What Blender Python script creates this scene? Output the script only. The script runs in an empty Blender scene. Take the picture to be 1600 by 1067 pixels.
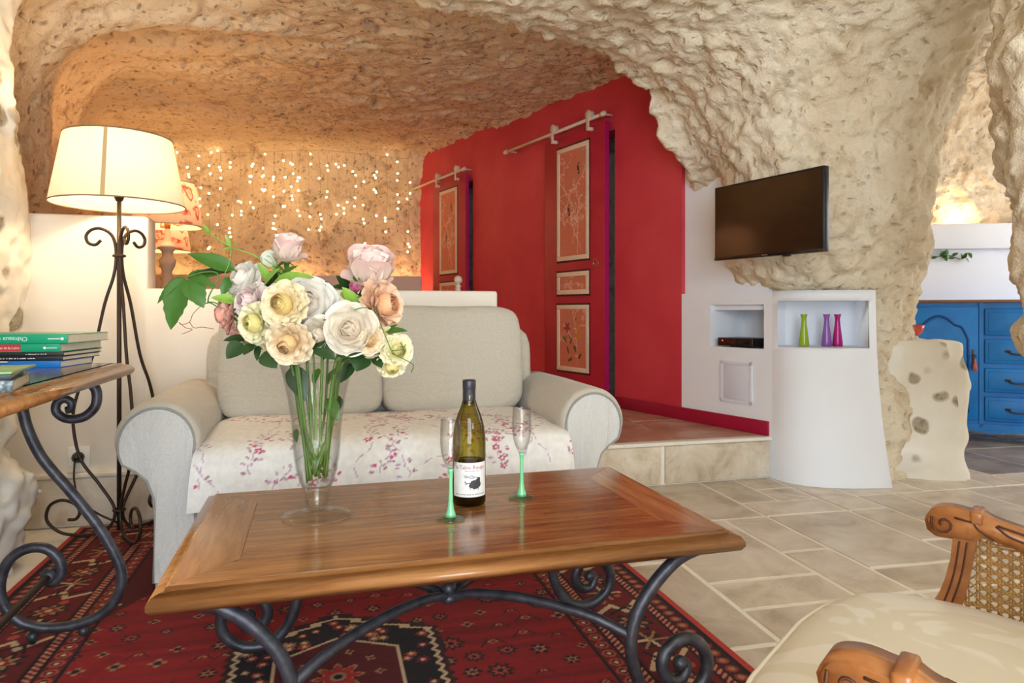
import bpy, bmesh, math, random
import numpy as np
from mathutils import Vector, Matrix

# ------------------------------------------------------------------ camera, world, lights, exposure
scene = bpy.context.scene
COL = scene.collection
H_CAM = 0.89
cam_d = bpy.data.cameras.new('camera')
cam = bpy.data.objects.new('camera', cam_d)
COL.objects.link(cam)
cam.location = (0, 0, H_CAM)
cam.rotation_euler = (math.radians(90), 0, 0)
cam_d.sensor_width = 36.0
cam_d.lens = 24.0
cam_d.shift_y = -46.5 / 1600
cam_d.clip_start = 0.05
scene.camera = cam

vs = scene.view_settings
vs.view_transform = 'Standard'
vs.look = 'None'
vs.gamma = 1.0
vs.use_curve_mapping = False
vs.exposure = 0.47
scene.cycles.use_denoising = True
scene.cycles.use_adaptive_sampling = True
scene.cycles.adaptive_threshold = 0.05
scene.cycles.max_bounces = 8
scene.cycles.diffuse_bounces = 4
scene.cycles.transmission_bounces = 6
scene.cycles.transparent_max_bounces = 12
scene.cycles.sample_clamp_indirect = 6.0
scene.cycles.caustics_reflective = False
scene.cycles.caustics_refractive = False

world = bpy.data.worlds.new('daylight')
scene.world = world
world.use_nodes = True
wb = world.node_tree.nodes['Background']
wb.inputs[0].default_value = (0.86, 0.93, 1.0, 1)
wb.inputs[1].default_value = 1.0


def area_light(name, loc, target, sx, sy, power, col):
    d = bpy.data.lights.new(name, 'AREA')
    d.shape = 'RECTANGLE'
    d.size, d.size_y, d.energy, d.color = sx, sy, power, col
    o = bpy.data.objects.new(name, d)
    COL.objects.link(o)
    o.location = loc
    o.rotation_euler = (Vector(target) - Vector(loc)).to_track_quat('-Z', 'Y').to_euler()
    return o


def point_light(name, loc, power, col, radius=0.04):
    d = bpy.data.lights.new(name, 'POINT')
    d.energy, d.color, d.shadow_soft_size = power, col, radius
    o = bpy.data.objects.new(name, d)
    COL.objects.link(o)
    o.location = loc
    return o


WARM = (1.0, 0.64, 0.30)
# first two lights: daylight entering by the glazed doors and windows of the front wall, behind the camera
area_light('daylight_door', (0.1, -1.78, 1.25), (0.2, 2.6, 1.1), 2.0, 2.2, 120, (0.80, 0.91, 1.0))
area_light('daylight_window', (2.2, -1.78, 1.45), (1.5, 3.0, 1.2), 1.2, 1.3, 46, (0.80, 0.91, 1.0))
area_light('fill_second_room', (5.0, 3.9, 1.5), (3.0, 4.4, 1.15), 1.2, 1.3, 30, (0.92, 0.96, 1.0))  # added fill for the second room, as if from an unseen window

# ------------------------------------------------------------------ helpers
RNG = random.Random(7)
F = 1067.0


def new_obj(name, mesh, parent=None, mat=None):
    o = bpy.data.objects.new(name, mesh)
    COL.objects.link(o)
    if parent is not None:
        o.parent = parent
    if mat is not None and len(mesh.materials) == 0:
        mesh.materials.append(mat)
    return o


def empty(name, loc=(0, 0, 0), rz=0.0, parent=None):
    o = bpy.data.objects.new(name, None)
    o.empty_display_size = 0.05
    COL.objects.link(o)
    o.location = loc
    o.rotation_euler = (0, 0, rz)
    if parent is not None:
        o.parent = parent
    return o


def tag(o, label=None, cat=None, group=None, kind=None):
    if label:
        o['label'] = label
    if cat:
        o['category'] = cat
    if group:
        o['group'] = group
    if kind:
        o['kind'] = kind
    return o


def shade(me, smooth=True):
    me.polygons.foreach_set('use_smooth', [smooth] * len(me.polygons))
    return me


class MB:
    """collects verts and faces; build() links them as ONE mesh object"""

    def __init__(self):
        self.v, self.f, self.s = [], [], []

    def add(self, vs_, fs, smooth=False):
        b = len(self.v)
        self.v.extend([tuple(p) for p in vs_])
        for f in fs:
            self.f.append(tuple(i + b for i in f))
            self.s.append(smooth)
        return self

    def box(self, lo, hi, M=None, bev=0.0):
        x0, y0, z0 = lo
        x1, y1, z1 = hi
        if bev > 0:
            return self.rbox(lo, hi, bev, M)
        p = [Vector(q) for q in ((x0, y0, z0), (x1, y0, z0), (x1, y1, z0), (x0, y1, z0), (x0, y0, z1), (x1, y0, z1), (x1, y1, z1), (x0, y1, z1))]
        if M is not None:
            p = [M @ q for q in p]
        return self.add(p, [(3, 2, 1, 0), (4, 5, 6, 7), (0, 1, 5, 4), (1, 2, 6, 5), (2, 3, 7, 6), (3, 0, 4, 7)])

    def rbox(self, lo, hi, b, M=None):
        """box with chamfered edges (24 corner points)"""
        x0, y0, z0 = lo
        x1, y1, z1 = hi
        b = min(b, (x1 - x0) * .49, (y1 - y0) * .49, (z1 - z0) * .49)
        bm = bmesh.new()
        vv = [bm.verts.new(q) for q in ((x0, y0, z0), (x1, y0, z0), (x1, y1, z0), (x0, y1, z0), (x0, y0, z1), (x1, y0, z1), (x1, y1, z1), (x0, y1, z1))]
        for f in ((3, 2, 1, 0), (4, 5, 6, 7), (0, 1, 5, 4), (1, 2, 6, 5), (2, 3, 7, 6), (3, 0, 4, 7)):
            bm.faces.new([vv[i] for i in f])
        bmesh.ops.bevel(bm, geom=bm.edges[:] , offset=b, segments=2, profile=0.5, affect='EDGES')
        return self.addbm(bm, M, True)

    def addbm(self, bm, M=None, smooth=False):
        bm.verts.index_update()
        vs_ = [(M @ v.co if M is not None else v.co.copy()) for v in bm.verts]
        fs = [[v.index for v in f.verts] for f in bm.faces]
        bm.free()
        return self.add(vs_, fs, smooth)

    def prism(self, poly, z0, z1, M=None, smooth=False):
        """poly: list of (x,y) counter-clockwise"""
        n = len(poly)
        p = [Vector((a, b, z0)) for a, b in poly] + [Vector((a, b, z1)) for a, b in poly]
        if M is not None:
            p = [M @ q for q in p]
        self.add(p, [tuple(range(n - 1, -1, -1)), tuple(range(n, 2 * n))])
        base = len(self.v) - 2 * n
        for i in range(n):
            j = (i + 1) % n
            self.f.append((base + i, base + j, base + n + j, base + n + i))
            self.s.append(smooth)
        return self

    def lathe(self, prof, seg=32, M=None, smooth=True, cap0=False, cap1=False):
        """prof: list of (r,z)"""
        vs_, fs = [], []
        n = len(prof)
        for k in range(seg):
            a = 2 * math.pi * k / seg
            for r, z in prof:
                vs_.append(Vector((r * math.cos(a), r * math.sin(a), z)))
        if M is not None:
            vs_ = [M @ q for q in vs_]
        for k in range(seg):
            k2 = (k + 1) % seg
            for i in range(n - 1):
                fs.append((k * n + i, k2 * n + i, k2 * n + i + 1, k * n + i + 1))
        if cap0:
            fs.append(tuple(k * n for k in range(seg - 1, -1, -1)))
        if cap1:
            fs.append(tuple(k * n + n - 1 for k in range(seg)))
        return self.add(vs_, fs, smooth)

    def tube(self, pts, r, seg=8, closed=False, caps=True, M=None):
        """round bar along a polyline; r a number or a list"""
        P = [Vector(p) for p in pts]
        n = len(P)
        R = list(r) if hasattr(r, '__len__') else [r] * n
        T = []
        for i in range(n):
            if closed:
                t = P[(i + 1) % n] - P[i - 1]
            else:
                t = P[min(i + 1, n - 1)] - P[max(i - 1, 0)]
            if t.length < 1e-9:
                t = Vector((0, 0, 1))
            T.append(t.normalized())
        up = Vector((0, 0, 1)) if abs(T[0].z) < 0.9 else Vector((0, 1, 0))
        nrm = (up - T[0] * up.dot(T[0])).normalized()
        vs_ = []
        for i in range(n):
            if i:
                nrm = (nrm - T[i] * nrm.dot(T[i]))
                if nrm.length < 1e-6:
                    nrm = T[i].orthogonal()
                nrm.normalize()
            bn = T[i].cross(nrm)
            for k in range(seg):
                a = 2 * math.pi * k / seg
                vs_.append(P[i] + (nrm * math.cos(a) + bn * math.sin(a)) * R[i])
        fs = []
        m = n if closed else n - 1
        for i in range(m):
            j = (i + 1) % n
            for k in range(seg):
                k2 = (k + 1) % seg
                fs.append((i * seg + k, i * seg + k2, j * seg + k2, j * seg + k))
        if caps and not closed:
            fs.append(tuple(range(seg - 1, -1, -1)))
            fs.append(tuple((n - 1) * seg + k for k in range(seg)))
        if M is not None:
            vs_ = [M @ q for q in vs_]
        return self.add(vs_, fs, True)

    def ball(self, c, r, seg=12, rings=8, sc=(1, 1, 1), M=None):
        prof = [(max(1e-5, r * math.sin(math.pi * i / rings)), -r * math.cos(math.pi * i / rings)) for i in range(rings + 1)]
        T = Matrix.Translation(Vector(c)) @ Matrix.Diagonal((sc[0], sc[1], sc[2], 1))
        if M is not None:
            T = M @ T
        return self.lathe(prof, seg, T)

    def grid(self, fn, nu, nv, smooth=True, flip=False):
        vs_ = [Vector(fn(i / nu, j / nv)) for j in range(nv + 1) for i in range(nu + 1)]
        fs = []
        for j in range(nv):
            for i in range(nu):
                a = j * (nu + 1) + i
                q = (a, a + 1, a + nu + 2, a + nu + 1)
                fs.append(q[::-1] if flip else q)
        return self.add(vs_, fs, smooth)

    mirror = False                       # True while building in frames whose x runs the other way

    def mesh(self, name, mat=None):
        me = bpy.data.meshes.new(name)
        if MB.mirror:
            me.from_pydata([(-p[0], p[1], p[2]) for p in self.v], [], [f[::-1] for f in self.f])
        else:
            me.from_pydata([tuple(p) for p in self.v], [], self.f)
        me.polygons.foreach_set('use_smooth', self.s)
        if mat is not None:
            me.materials.append(mat)
        me.update()
        return me

    def build(self, name, mat, parent=None, M=None):
        o = new_obj(name, self.mesh(name, mat), parent)
        if M is not None:
            o.matrix_local = M
        return o


def weld(me, d=1e-4):
    bm = bmesh.new()
    bm.from_mesh(me)
    bmesh.ops.remove_doubles(bm, verts=bm.verts[:], dist=d)
    bm.to_mesh(me)
    bm.free()
    me.update()


def spline(pts, n=8, closed=False):
    """Catmull-Rom through points (any dimension)"""
    P = [np.array(p, float) for p in pts]
    out = []
    m = len(P)
    rng = range(m) if closed else range(m - 1)
    for i in rng:
        p0 = P[(i - 1) % m] if (closed or i > 0) else 2 * P[0] - P[1]
        p1, p2 = P[i], P[(i + 1) % m]
        p3 = P[(i + 2) % m] if (closed or i + 2 < m) else 2 * P[-1] - P[-2]
        for k in range(n):
            t = k / n
            out.append(0.5 * ((2 * p1) + (-p0 + p2) * t + (2 * p0 - 5 * p1 + 4 * p2 - p3) * t * t + (-p0 + 3 * p1 - 3 * p2 + p3) * t ** 3))
    if not closed:
        out.append(P[-1])
    return out


def copy_tree(o, parent=None):
    c = o.copy()
    COL.objects.link(c)
    c.parent = parent
    for ch in o.children:
        copy_tree(ch, c)
    return c


# ---- numpy gradient-free value noise
_perm = np.random.RandomState(3).rand(4096).astype(np.float32)


def vnoise(x, y, z, seed=0):
    xi, yi, zi = np.floor(x).astype(np.int64), np.floor(y).astype(np.int64), np.floor(z).astype(np.int64)
    fx, fy, fz = x - xi, y - yi, z - zi
    fx = fx * fx * fx * (fx * (fx * 6 - 15) + 10)
    fy = fy * fy * fy * (fy * (fy * 6 - 15) + 10)
    fz = fz * fz * fz * (fz * (fz * 6 - 15) + 10)

    def h(a, b, c):
        k = (a * 73856093) ^ (b * 19349663) ^ (c * 83492791) ^ (seed * 2654435761)
        k = (k ^ (k >> 13)) * 1274126177
        return _perm[(k ^ (k >> 16)) & 4095]
    c00 = h(xi, yi, zi) * (1 - fx) + h(xi + 1, yi, zi) * fx
    c10 = h(xi, yi + 1, zi) * (1 - fx) + h(xi + 1, yi + 1, zi) * fx
    c01 = h(xi, yi, zi + 1) * (1 - fx) + h(xi + 1, yi, zi + 1) * fx
    c11 = h(xi, yi + 1, zi + 1) * (1 - fx) + h(xi + 1, yi + 1, zi + 1) * fx
    c0 = c00 * (1 - fy) + c10 * fy
    c1 = c01 * (1 - fy) + c11 * fy
    return (c0 * (1 - fz) + c1 * fz) * 2 - 1


def fbm(P, freq, octs, seed=0, gain=0.5):
    out = np.zeros(P.shape[:-1], np.float32)
    a = 1.0
    for o in range(octs):
        out += a * vnoise(P[..., 0] * freq, P[..., 1] * freq, P[..., 2] * freq, seed + o)
        a *= gain
        freq *= 2.03
    return out


# ------------------------------------------------------------------ materials
MATS = {}


def srgb(r, g, b):
    def c(v):
        v /= 255.0
        return v / 12.92 if v <= 0.04045 else ((v + 0.055) / 1.055) ** 2.4
    return (c(r), c(g), c(b), 1)


class NT:
    """small node-tree writer"""

    def __init__(self, name):
        self.m = bpy.data.materials.new(name)
        self.m.use_nodes = True
        self.t = self.m.node_tree
        self.b = self.t.nodes['Principled BSDF']
        MATS[name] = self.m

    def n(self, typ, **kw):
        nd = self.t.nodes.new(typ)
        for k, v in kw.items():
            if k.startswith('i_'):
                key = k[2:]
                key = int(key) if key.isdigit() else key.replace('_', ' ')
                nd.inputs[key].default_value = v
            else:
                setattr(nd, k, v)
        return nd

    def l(self, a, b):
        self.t.links.new(a, b)

    def coord(self, kind='Object', scale=(1, 1, 1), rot=(0, 0, 0), loc=(0, 0, 0)):
        tc = self.n('ShaderNodeTexCoord')
        mp = self.n('ShaderNodeMapping')
        mp.inputs['Scale'].default_value = scale
        mp.inputs['Rotation'].default_value = rot
        mp.inputs['Location'].default_value = loc
        self.l(tc.outputs[kind], mp.inputs[0])
        return mp.outputs[0]

    def noise(self, vec, scale, detail=4, rough=0.55, dist=0.0):
        nd = self.n('ShaderNodeTexNoise')
        nd.inputs['Scale'].default_value = scale
        nd.inputs['Detail'].default_value = detail
        nd.inputs['Roughness'].default_value = rough
        nd.inputs['Distortion'].default_value = dist
        self.l(vec, nd.inputs['Vector'])
        return nd.outputs['Fac']

    def ramp(self, fac, stops):
        nd = self.n('ShaderNodeValToRGB')
        cr = nd.color_ramp
        while len(cr.elements) < len(stops):
            cr.elements.new(0.5)
        for e, (p, c) in zip(cr.elements, stops):
            e.position = p
            e.color = c if len(c) == 4 else (*c, 1)
        self.l(fac, nd.inputs[0])
        return nd.outputs[0]

    def mix(self, fac, a, b, typ='MIX'):
        nd = self.n('ShaderNodeMix', data_type='RGBA', blend_type=typ)
        for s, v in ((nd.inputs[0], fac), (nd.inputs[6], a), (nd.inputs[7], b)):
            if hasattr(v, 'is_output'):
                self.l(v, s)
            else:
                s.default_value = v
        return nd.outputs[2]

    def bump(self, h, strength=0.3, dist=0.01, prev=None):
        nd = self.n('ShaderNodeBump')
        nd.inputs['Strength'].default_value = strength
        nd.inputs['Distance'].default_value = dist
        self.l(h, nd.inputs['Height'])
        if prev is not None:
            self.l(prev, nd.inputs['Normal'])
        return nd.outputs[0]

    def set(self, **kw):
        for k, v in kw.items():
            s = self.b.inputs[k.replace('_', ' ')]
            if hasattr(v, 'is_output'):
                self.l(v, s)
            else:
                s.default_value = v
        return self


def simple(name, col, rough=0.6, metal=0.0, var=0.0, scale=20, bump=0.0, bscale=60, **kw):
    m = NT(name)
    m.set(Base_Color=col, Roughness=rough, Metallic=metal)
    if var or bump:
        v = m.coord()
    if var:
        f = m.noise(v, scale, 4)
        d = tuple(c * (1 - var) for c in col[:3]) + (1,)
        u = tuple(min(1, c * (1 + var * .6)) for c in col[:3]) + (1,)
        m.set(Base_Color=m.ramp(f, [(0.3, d), (0.7, u)]))
    if bump:
        m.set(Normal=m.bump(m.noise(v, bscale, 5), bump, 0.004))
    m.set(**kw)
    return m.m

# ------------------------------------------------------------------ materials of the place
def rock_material(name, light, mid, dark, pits=0.35):
    m = NT(name)
    v = m.coord()
    big = m.noise(v, 1.6, 5, 0.6)
    med = m.noise(v, 7.0, 6, 0.65, 0.4)
    fine = m.noise(v, 34.0, 5, 0.7)
    c = m.ramp(big, [(0.30, mid), (0.52, light), (0.75, mid)])
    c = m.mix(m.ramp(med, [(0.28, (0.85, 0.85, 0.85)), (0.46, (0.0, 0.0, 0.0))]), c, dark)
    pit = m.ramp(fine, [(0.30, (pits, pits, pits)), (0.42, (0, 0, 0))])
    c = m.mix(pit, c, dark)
    b1 = m.bump(med, 0.7, 0.035)
    b2 = m.bump(m.noise(v, 95, 4, 0.7), 0.45, 0.006, m.bump(fine, 0.8, 0.016, b1))
    c = m.mix(m.ramp(m.noise(v, 3.1, 6, 0.7, 1.5), [(0.60, (0, 0, 0)), (0.72, (0.55, 0.55, 0.55))]), c, mid)
    vo = m.n('ShaderNodeTexVoronoi')
    vo.inputs['Scale'].default_value = 15.0
    nn = m.n('ShaderNodeTexNoise'); nn.inputs['Scale'].default_value = 9.0
    aa = m.n('ShaderNodeMixRGB', blend_type='ADD'); aa.inputs[0].default_value = 0.16
    m.l(v, nn.inputs['Vector']); m.l(v, aa.inputs[1]); m.l(nn.outputs['Color'], aa.inputs[2]); m.l(aa.outputs[0], vo.inputs['Vector'])
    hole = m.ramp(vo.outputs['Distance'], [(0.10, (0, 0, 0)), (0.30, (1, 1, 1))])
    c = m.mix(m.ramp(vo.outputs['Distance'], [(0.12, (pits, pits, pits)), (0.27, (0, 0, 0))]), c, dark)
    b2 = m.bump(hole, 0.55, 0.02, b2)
    m.set(Base_Color=c, Roughness=0.95, Normal=b2, Specular_IOR_Level=0.15)
    return m.m


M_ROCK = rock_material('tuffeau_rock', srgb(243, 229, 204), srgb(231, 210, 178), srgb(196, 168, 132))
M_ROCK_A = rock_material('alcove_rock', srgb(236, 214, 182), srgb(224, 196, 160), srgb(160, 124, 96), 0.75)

m = NT('plastered_rubble')       # lime plaster with grey stones showing through
v = m.coord()
vo = m.n('ShaderNodeTexVoronoi', feature='F1')
vo.inputs['Scale'].default_value = 8.5
vo.inputs['Randomness'].default_value = 1.0
wn = m.n('ShaderNodeMixRGB', blend_type='ADD')
wn.inputs[0].default_value = 0.09
nt = m.n('ShaderNodeTexNoise')
nt.inputs['Scale'].default_value = 5
m.l(v, nt.inputs['Vector'])
m.l(v, wn.inputs[1]); m.l(nt.outputs['Color'], wn.inputs[2])
m.l(wn.outputs[0], vo.inputs['Vector'])
spot = m.ramp(vo.outputs['Distance'], [(0.33, (1, 1, 1)), (0.43, (0, 0, 0))])
pick = m.ramp(vo.outputs['Color'], [(0.46, (0, 0, 0)), (0.54, (1, 1, 1))])
sel = m.mix(1.0, spot, pick, 'MULTIPLY')
stone = m.ramp(m.noise(v, 22, 5, .7), [(0.3, srgb(120, 112, 96)), (0.5, srgb(196, 184, 158)), (0.7, srgb(142, 136, 126))])
pl = m.ramp(m.noise(v, 3.0, 4), [(0.3, srgb(234, 226, 210)), (0.7, srgb(246, 242, 234))])
c = m.mix(sel, pl, stone)
hgt = m.mix(sel, (0.35, 0.35, 0.35, 1), m.noise(v, 26, 5, .7))
m.set(Base_Color=c, Roughness=0.9, Normal=m.bump(hgt, 0.7, 0.03), Specular_IOR_Level=0.2)
M_RUBBLE = m.m

M_WHITE = simple('white_plaster', srgb(240, 243, 250), 0.75, var=0.02, scale=3, bump=0.12, bscale=40)
M_WARMWHITE = simple('warm_white_plaster', srgb(240, 230, 216), 0.8, var=0.03, scale=3, bump=0.12, bscale=40)

m = NT('raspberry_limewash')
v = m.coord()
f = m.noise(v, 1.3, 5, 0.6, 0.3)
c = m.ramp(f, [(0.28, srgb(192, 42, 60)), (0.5, srgb(206, 56, 72)), (0.72, srgb(216, 74, 84))])
m.set(Base_Color=c, Roughness=0.62, Normal=m.bump(m.noise(v, 22, 5), 0.15, 0.006))
M_RED = m.m
M_RED_TRIM = simple('dark_raspberry_paint', srgb(160, 8, 52), 0.45, var=0.05, scale=8)


def stone_tile_material(name, cols, rough=0.38):
    m = NT(name)
    v = m.coord()
    oi = m.n('ShaderNodeObjectInfo')
    off = m.n('ShaderNodeVectorMath', operation='ADD')
    sc = m.n('ShaderNodeVectorMath', operation='SCALE')
    cmb = m.n('ShaderNodeCombineXYZ')
    for i in range(3):
        m.l(oi.outputs['Random'], cmb.inputs[i])
    m.l(cmb.outputs[0], sc.inputs[0]); sc.inputs['Scale'].default_value = 37.0
    m.l(v, off.inputs[0]); m.l(sc.outputs[0], off.inputs[1])
    vec = off.outputs[0]
    f = m.noise(vec, 5.0, 7, 0.62, 0.6)
    c = m.ramp(f, [(0.28, cols[0]), (0.48, cols[1]), (0.7, cols[2])])
    tint = m.ramp(oi.outputs['Random'], [(0.0, (0.82, 0.81, 0.80)), (0.5, (0.96, 0.95, 0.94)), (1.0, (1.0, 1.0, 1.0))])
    c = m.mix(1.0, c, tint, 'MULTIPLY')
    pit = m.noise(vec, 38, 4, 0.6)
    c = m.mix(m.ramp(pit, [(0.27, (0.5, 0.5, 0.5)), (0.36, (0, 0, 0))]), c, cols[0])
    r = m.ramp(m.noise(vec, 9, 4), [(0.3, (rough - .1,) * 3), (0.7, (rough + .15,) * 3)])
    m.set(Base_Color=c, Roughness=r, Normal=m.bump(pit, 0.25, 0.004))
    return m.m


M_TILE = stone_tile_material('travertine', [srgb(176, 157, 133), srgb(210, 195, 173), srgb(230, 218, 200)])
M_TILE_DARK = stone_tile_material('slate_tile', [srgb(118, 104, 92), srgb(146, 134, 122), srgb(168, 156, 142)])
M_TILE_RED = stone_tile_material('rosy_stone', [srgb(164, 116, 96), srgb(188, 142, 120), srgb(206, 170, 148)])
M_RISER = stone_tile_material('riser_travertine', [srgb(166, 140, 108), srgb(222, 206, 182), srgb(244, 236, 222)], 0.6)
M_GROUT = simple('pale_grout', srgb(238, 230, 216), 0.85, var=0.06, scale=14, bump=0.2)

# ------------------------------------------------------------------ cave shell: a void carved from a block of rock
def smax(a, b, k):
    h = np.maximum(k - np.abs(a - b), 0.0) / k
    return np.maximum(a, b) + h * h * k * 0.25


def smin(a, b, k):
    return -smax(-a, -b, k)


def lip_y(x):
    return 4.1 + (x - 1.1) / 1.7


def capsule2(x, y, a, b):
    ax, ay = a
    bx, by = b
    t = np.clip(((x - ax) * (bx - ax) + (y - ay) * (by - ay)) / ((bx - ax) ** 2 + (by - ay) ** 2), 0, 1)
    return np.hypot(x - ax - t * (bx - ax), y - ay - t * (by - ay))


W_P, W_S = (1.379, 3.652), 0.26          # line of the step and of the low wall


def w_y(x):
    return W_P[1] + (x - W_P[0]) * W_S


RED_N, RED_C = (0.8586, 0.5127), 3.074   # plane of the red wall


def void_field(X, Y, Z):
    P = np.stack([X, Y, Z], -1)
    n1 = fbm(P, 1.15, 2, 11)
    n2 = fbm(P, 4.2, 2, 21)
    # alcove
    gr = RED_N[0] * X + RED_N[1] * Y - RED_C - 0.10
    gb = -0.15 * X + 0.99 * Y - 7.80
    gl = -0.875 * X - 0.485 * Y - 0.42 + 0.05 * np.sin(6.0 * Y + 3 * Z)
    gc = Z - (2.50 + 0.07 * (Y - 4.6)) - 0.02 * n2
    gc = gc + 0.09 * np.sin(9.0 * (Y - 0.5 * X)) * np.exp(-((X + 1.9) / 0.55) ** 2) * np.exp(-((Y - 3.4) / 0.8) ** 2)
    A = smax(gl, gc, 0.55)
    A = smax(A, gb, 0.22)
    A = smax(A, gr, 0.16)
    A = np.maximum(A, (lip_y(X) - Y - 0.02) * 0.86)
    A = A + 0.03 * n1
    # near room
    nl = -0.9606 * X - 0.2779 * Y - 1.04 - 0.05 * (Z - 1.0)
    nc = Z - (2.25 + 0.10 * (3.2 - Y).clip(0, 9) + 1.6 * (-0.45 - X).clip(0, 0.55))
    nf = (Y - lip_y(X) - 0.10) * 0.86
    N = smax(nl, nc, 0.7)
    N = smax(N, nf, 0.08)
    N = np.maximum(N, X - 3.4)
    N = N + 0.045 * n1 + 0.03 * n2
    # second room on the right
    R = smax(np.maximum(2.0 - X, X - 5.2), Z - 2.62, 0.5)
    R = smax(R, Y - 5.62 + 0.12 * (Z - 1.6), 0.35)
    R = np.maximum(R, 2.9 - Y) + 0.05 * n1 + 0.03 * n2
    V = smin(A, np.minimum(N, R), 0.07)
    # pillar carrying the television
    sh = ((Z - 0.92) / 0.48).clip(0, 1)
    sh = sh * sh * (3 - 2 * sh)
    r = 0.42 + 0.05 * sh + 0.10 * (Z - 1.4).clip(0, 9)
    p = capsule2(X + 0.14 * sh, Y + 0.24 * sh, (1.75, 3.98), (1.85, 3.98)) - r + 0.05 * n1 + 0.035 * n2
    kz = ((Z - 1.25) / 0.8).clip(0, 1)
    V = smax(V, -p, 0.10 + 0.55 * kz * kz * (3 - 2 * kz))
    # rock pier at the right edge of the view
    q = np.hypot(X - 2.01, Y - 2.06) - (0.42 + 0.14 * np.tanh((Z - 0.66) * 6) - 0.14) + 0.05 * n1 + 0.06 * n2
    q = np.maximum(q, 0.2 - Z)
    V = smax(V, -q, 0.25)
    # pockets behind the niche unit and the two sliding doors
    g = RED_N[0] * X + RED_N[1] * Y - RED_C
    sl = 0.5127 * (X - 0.708) - 0.8586 * (Y - 4.81)
    c1 = np.maximum(np.maximum(np.abs(g - 0.15) - 0.30, np.abs(sl - 1.0) - 0.46), Z - 1.0)
    c2 = np.maximum(np.maximum(np.abs(X - 1.62) - 0.30, np.abs(Y - 3.6) - 0.30), Z - 1.0)
    c3 = np.maximum(np.maximum(np.abs(g - 0.15) - 0.55, np.minimum(np.abs(sl + 0.34), np.abs(sl + 2.49)) - 0.42), Z - 2.22)
    return np.minimum(np.minimum(V, c1), np.minimum(c2, c3))


def surface_nets(fn, lo, hi, h):
    nx, ny, nz = [int(math.ceil((hi[i] - lo[i]) / h)) + 1 for i in range(3)]
    xs, ys, zs = lo[0] + h * np.arange(nx), lo[1] + h * np.arange(ny), lo[2] + h * np.arange(nz)
    X, Y, Z = np.meshgrid(xs, ys, zs, indexing='ij')
    G = fn(X, Y, Z).astype(np.float32)
    S = G > 0
    cnt = np.zeros((nx - 1, ny - 1, nz - 1), np.int8)
    for dx in (0, 1):
        for dy in (0, 1):
            for dz in (0, 1):
                cnt += S[dx:nx - 1 + dx, dy:ny - 1 + dy, dz:nz - 1 + dz]
    act = (cnt > 0) & (cnt < 8)
    idx = -np.ones(act.shape, np.int64)
    ci = np.argwhere(act)
    idx[act] = np.arange(len(ci))
    acc = np.zeros((len(ci), 3))
    num = np.zeros(len(ci))
    corners = [(a, b, c) for a in (0, 1) for b in (0, 1) for c in (0, 1)]
    for a in corners:
        for ax in range(3):
            if a[ax] == 1:
                continue
            b = list(a); b[ax] = 1
            ga = G[ci[:, 0] + a[0], ci[:, 1] + a[1], ci[:, 2] + a[2]]
            gb = G[ci[:, 0] + b[0], ci[:, 1] + b[1], ci[:, 2] + b[2]]
            mk = (ga > 0) != (gb > 0)
            t = np.where(mk, ga / np.where(mk, ga - gb, 1), 0)
            pt = np.tile(np.array(a, float), (len(ci), 1))
            pt[:, ax] += t
            acc += pt * mk[:, None]
            num += mk
    V = (ci + acc / num[:, None]) * h + np.array(lo)
    faces = []
    for ax in range(3):
        o1, o2 = [(1, 2), (2, 0), (0, 1)][ax]
        sl0 = [slice(1, -1)] * 3; sl1 = [slice(1, -1)] * 3
        sl0[ax] = slice(0, -1); sl1[ax] = slice(1, None)
        a, b = S[tuple(sl0)], S[tuple(sl1)]
        for sgn in (0, 1):
            mk = (a & ~b) if sgn == 0 else (~a & b)
            e = np.argwhere(mk)
            off = np.array([1, 1, 1]); off[ax] = 0
            e = e + off
            q = []
            for d1, d2 in ((-1, -1), (0, -1), (0, 0), (-1, 0)):
                c = e.copy(); c[:, o1] += d1; c[:, o2] += d2
                q.append(idx[c[:, 0], c[:, 1], c[:, 2]])
            q = np.stack(q, 1)
            faces.append(q if sgn == 0 else q[:, ::-1])
    Fq = np.concatenate(faces)
    return V, Fq


def mesh_np(name, V, Fq):
    me = bpy.data.meshes.new(name)
    me.vertices.add(len(V))
    me.vertices.foreach_set('co', np.asarray(V, np.float32).ravel())
    n, k = Fq.shape
    me.loops.add(n * k)
    me.loops.foreach_set('vertex_index', Fq.ravel().astype(np.int32))
    me.polygons.add(n)
    me.polygons.foreach_set('loop_start', np.arange(0, n * k, k, dtype=np.int32))
    me.polygons.foreach_set('loop_total', np.full(n, k, np.int32))
    me.update(calc_edges=True)
    me.validate()
    me.polygons.foreach_set('use_smooth', [True] * len(me.polygons))
    return me


def refine(V, Fq, levels):
    """Catmull-Clark style refinement through the subdivision modifier, back to arrays"""
    me = mesh_np('tmp', V, Fq)
    o = bpy.data.objects.new('tmp', me)
    COL.objects.link(o)
    md = o.modifiers.new('s', 'SUBSURF')
    md.levels = md.render_levels = levels
    dg = bpy.context.evaluated_depsgraph_get()
    ev = o.evaluated_get(dg)
    m2 = ev.to_mesh()
    V2 = np.empty(len(m2.vertices) * 3, np.float32); m2.vertices.foreach_get('co', V2)
    N2 = np.empty(len(m2.vertices) * 3, np.float32); m2.vertex_normals.foreach_get('vector', N2)
    F2 = np.empty(len(m2.polygons) * 4, np.int32); m2.loops.foreach_get('vertex_index', F2)
    ev.to_mesh_clear()
    bpy.data.objects.remove(o)
    bpy.data.meshes.remove(me)
    return V2.reshape(-1, 3), N2.reshape(-1, 3), F2.reshape(-1, 4)


def submesh(name, V, Fq, mask):
    f = Fq[mask]
    used, inv = np.unique(f, return_inverse=True)
    return mesh_np(name, V[used], inv.reshape(-1, 4))


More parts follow.
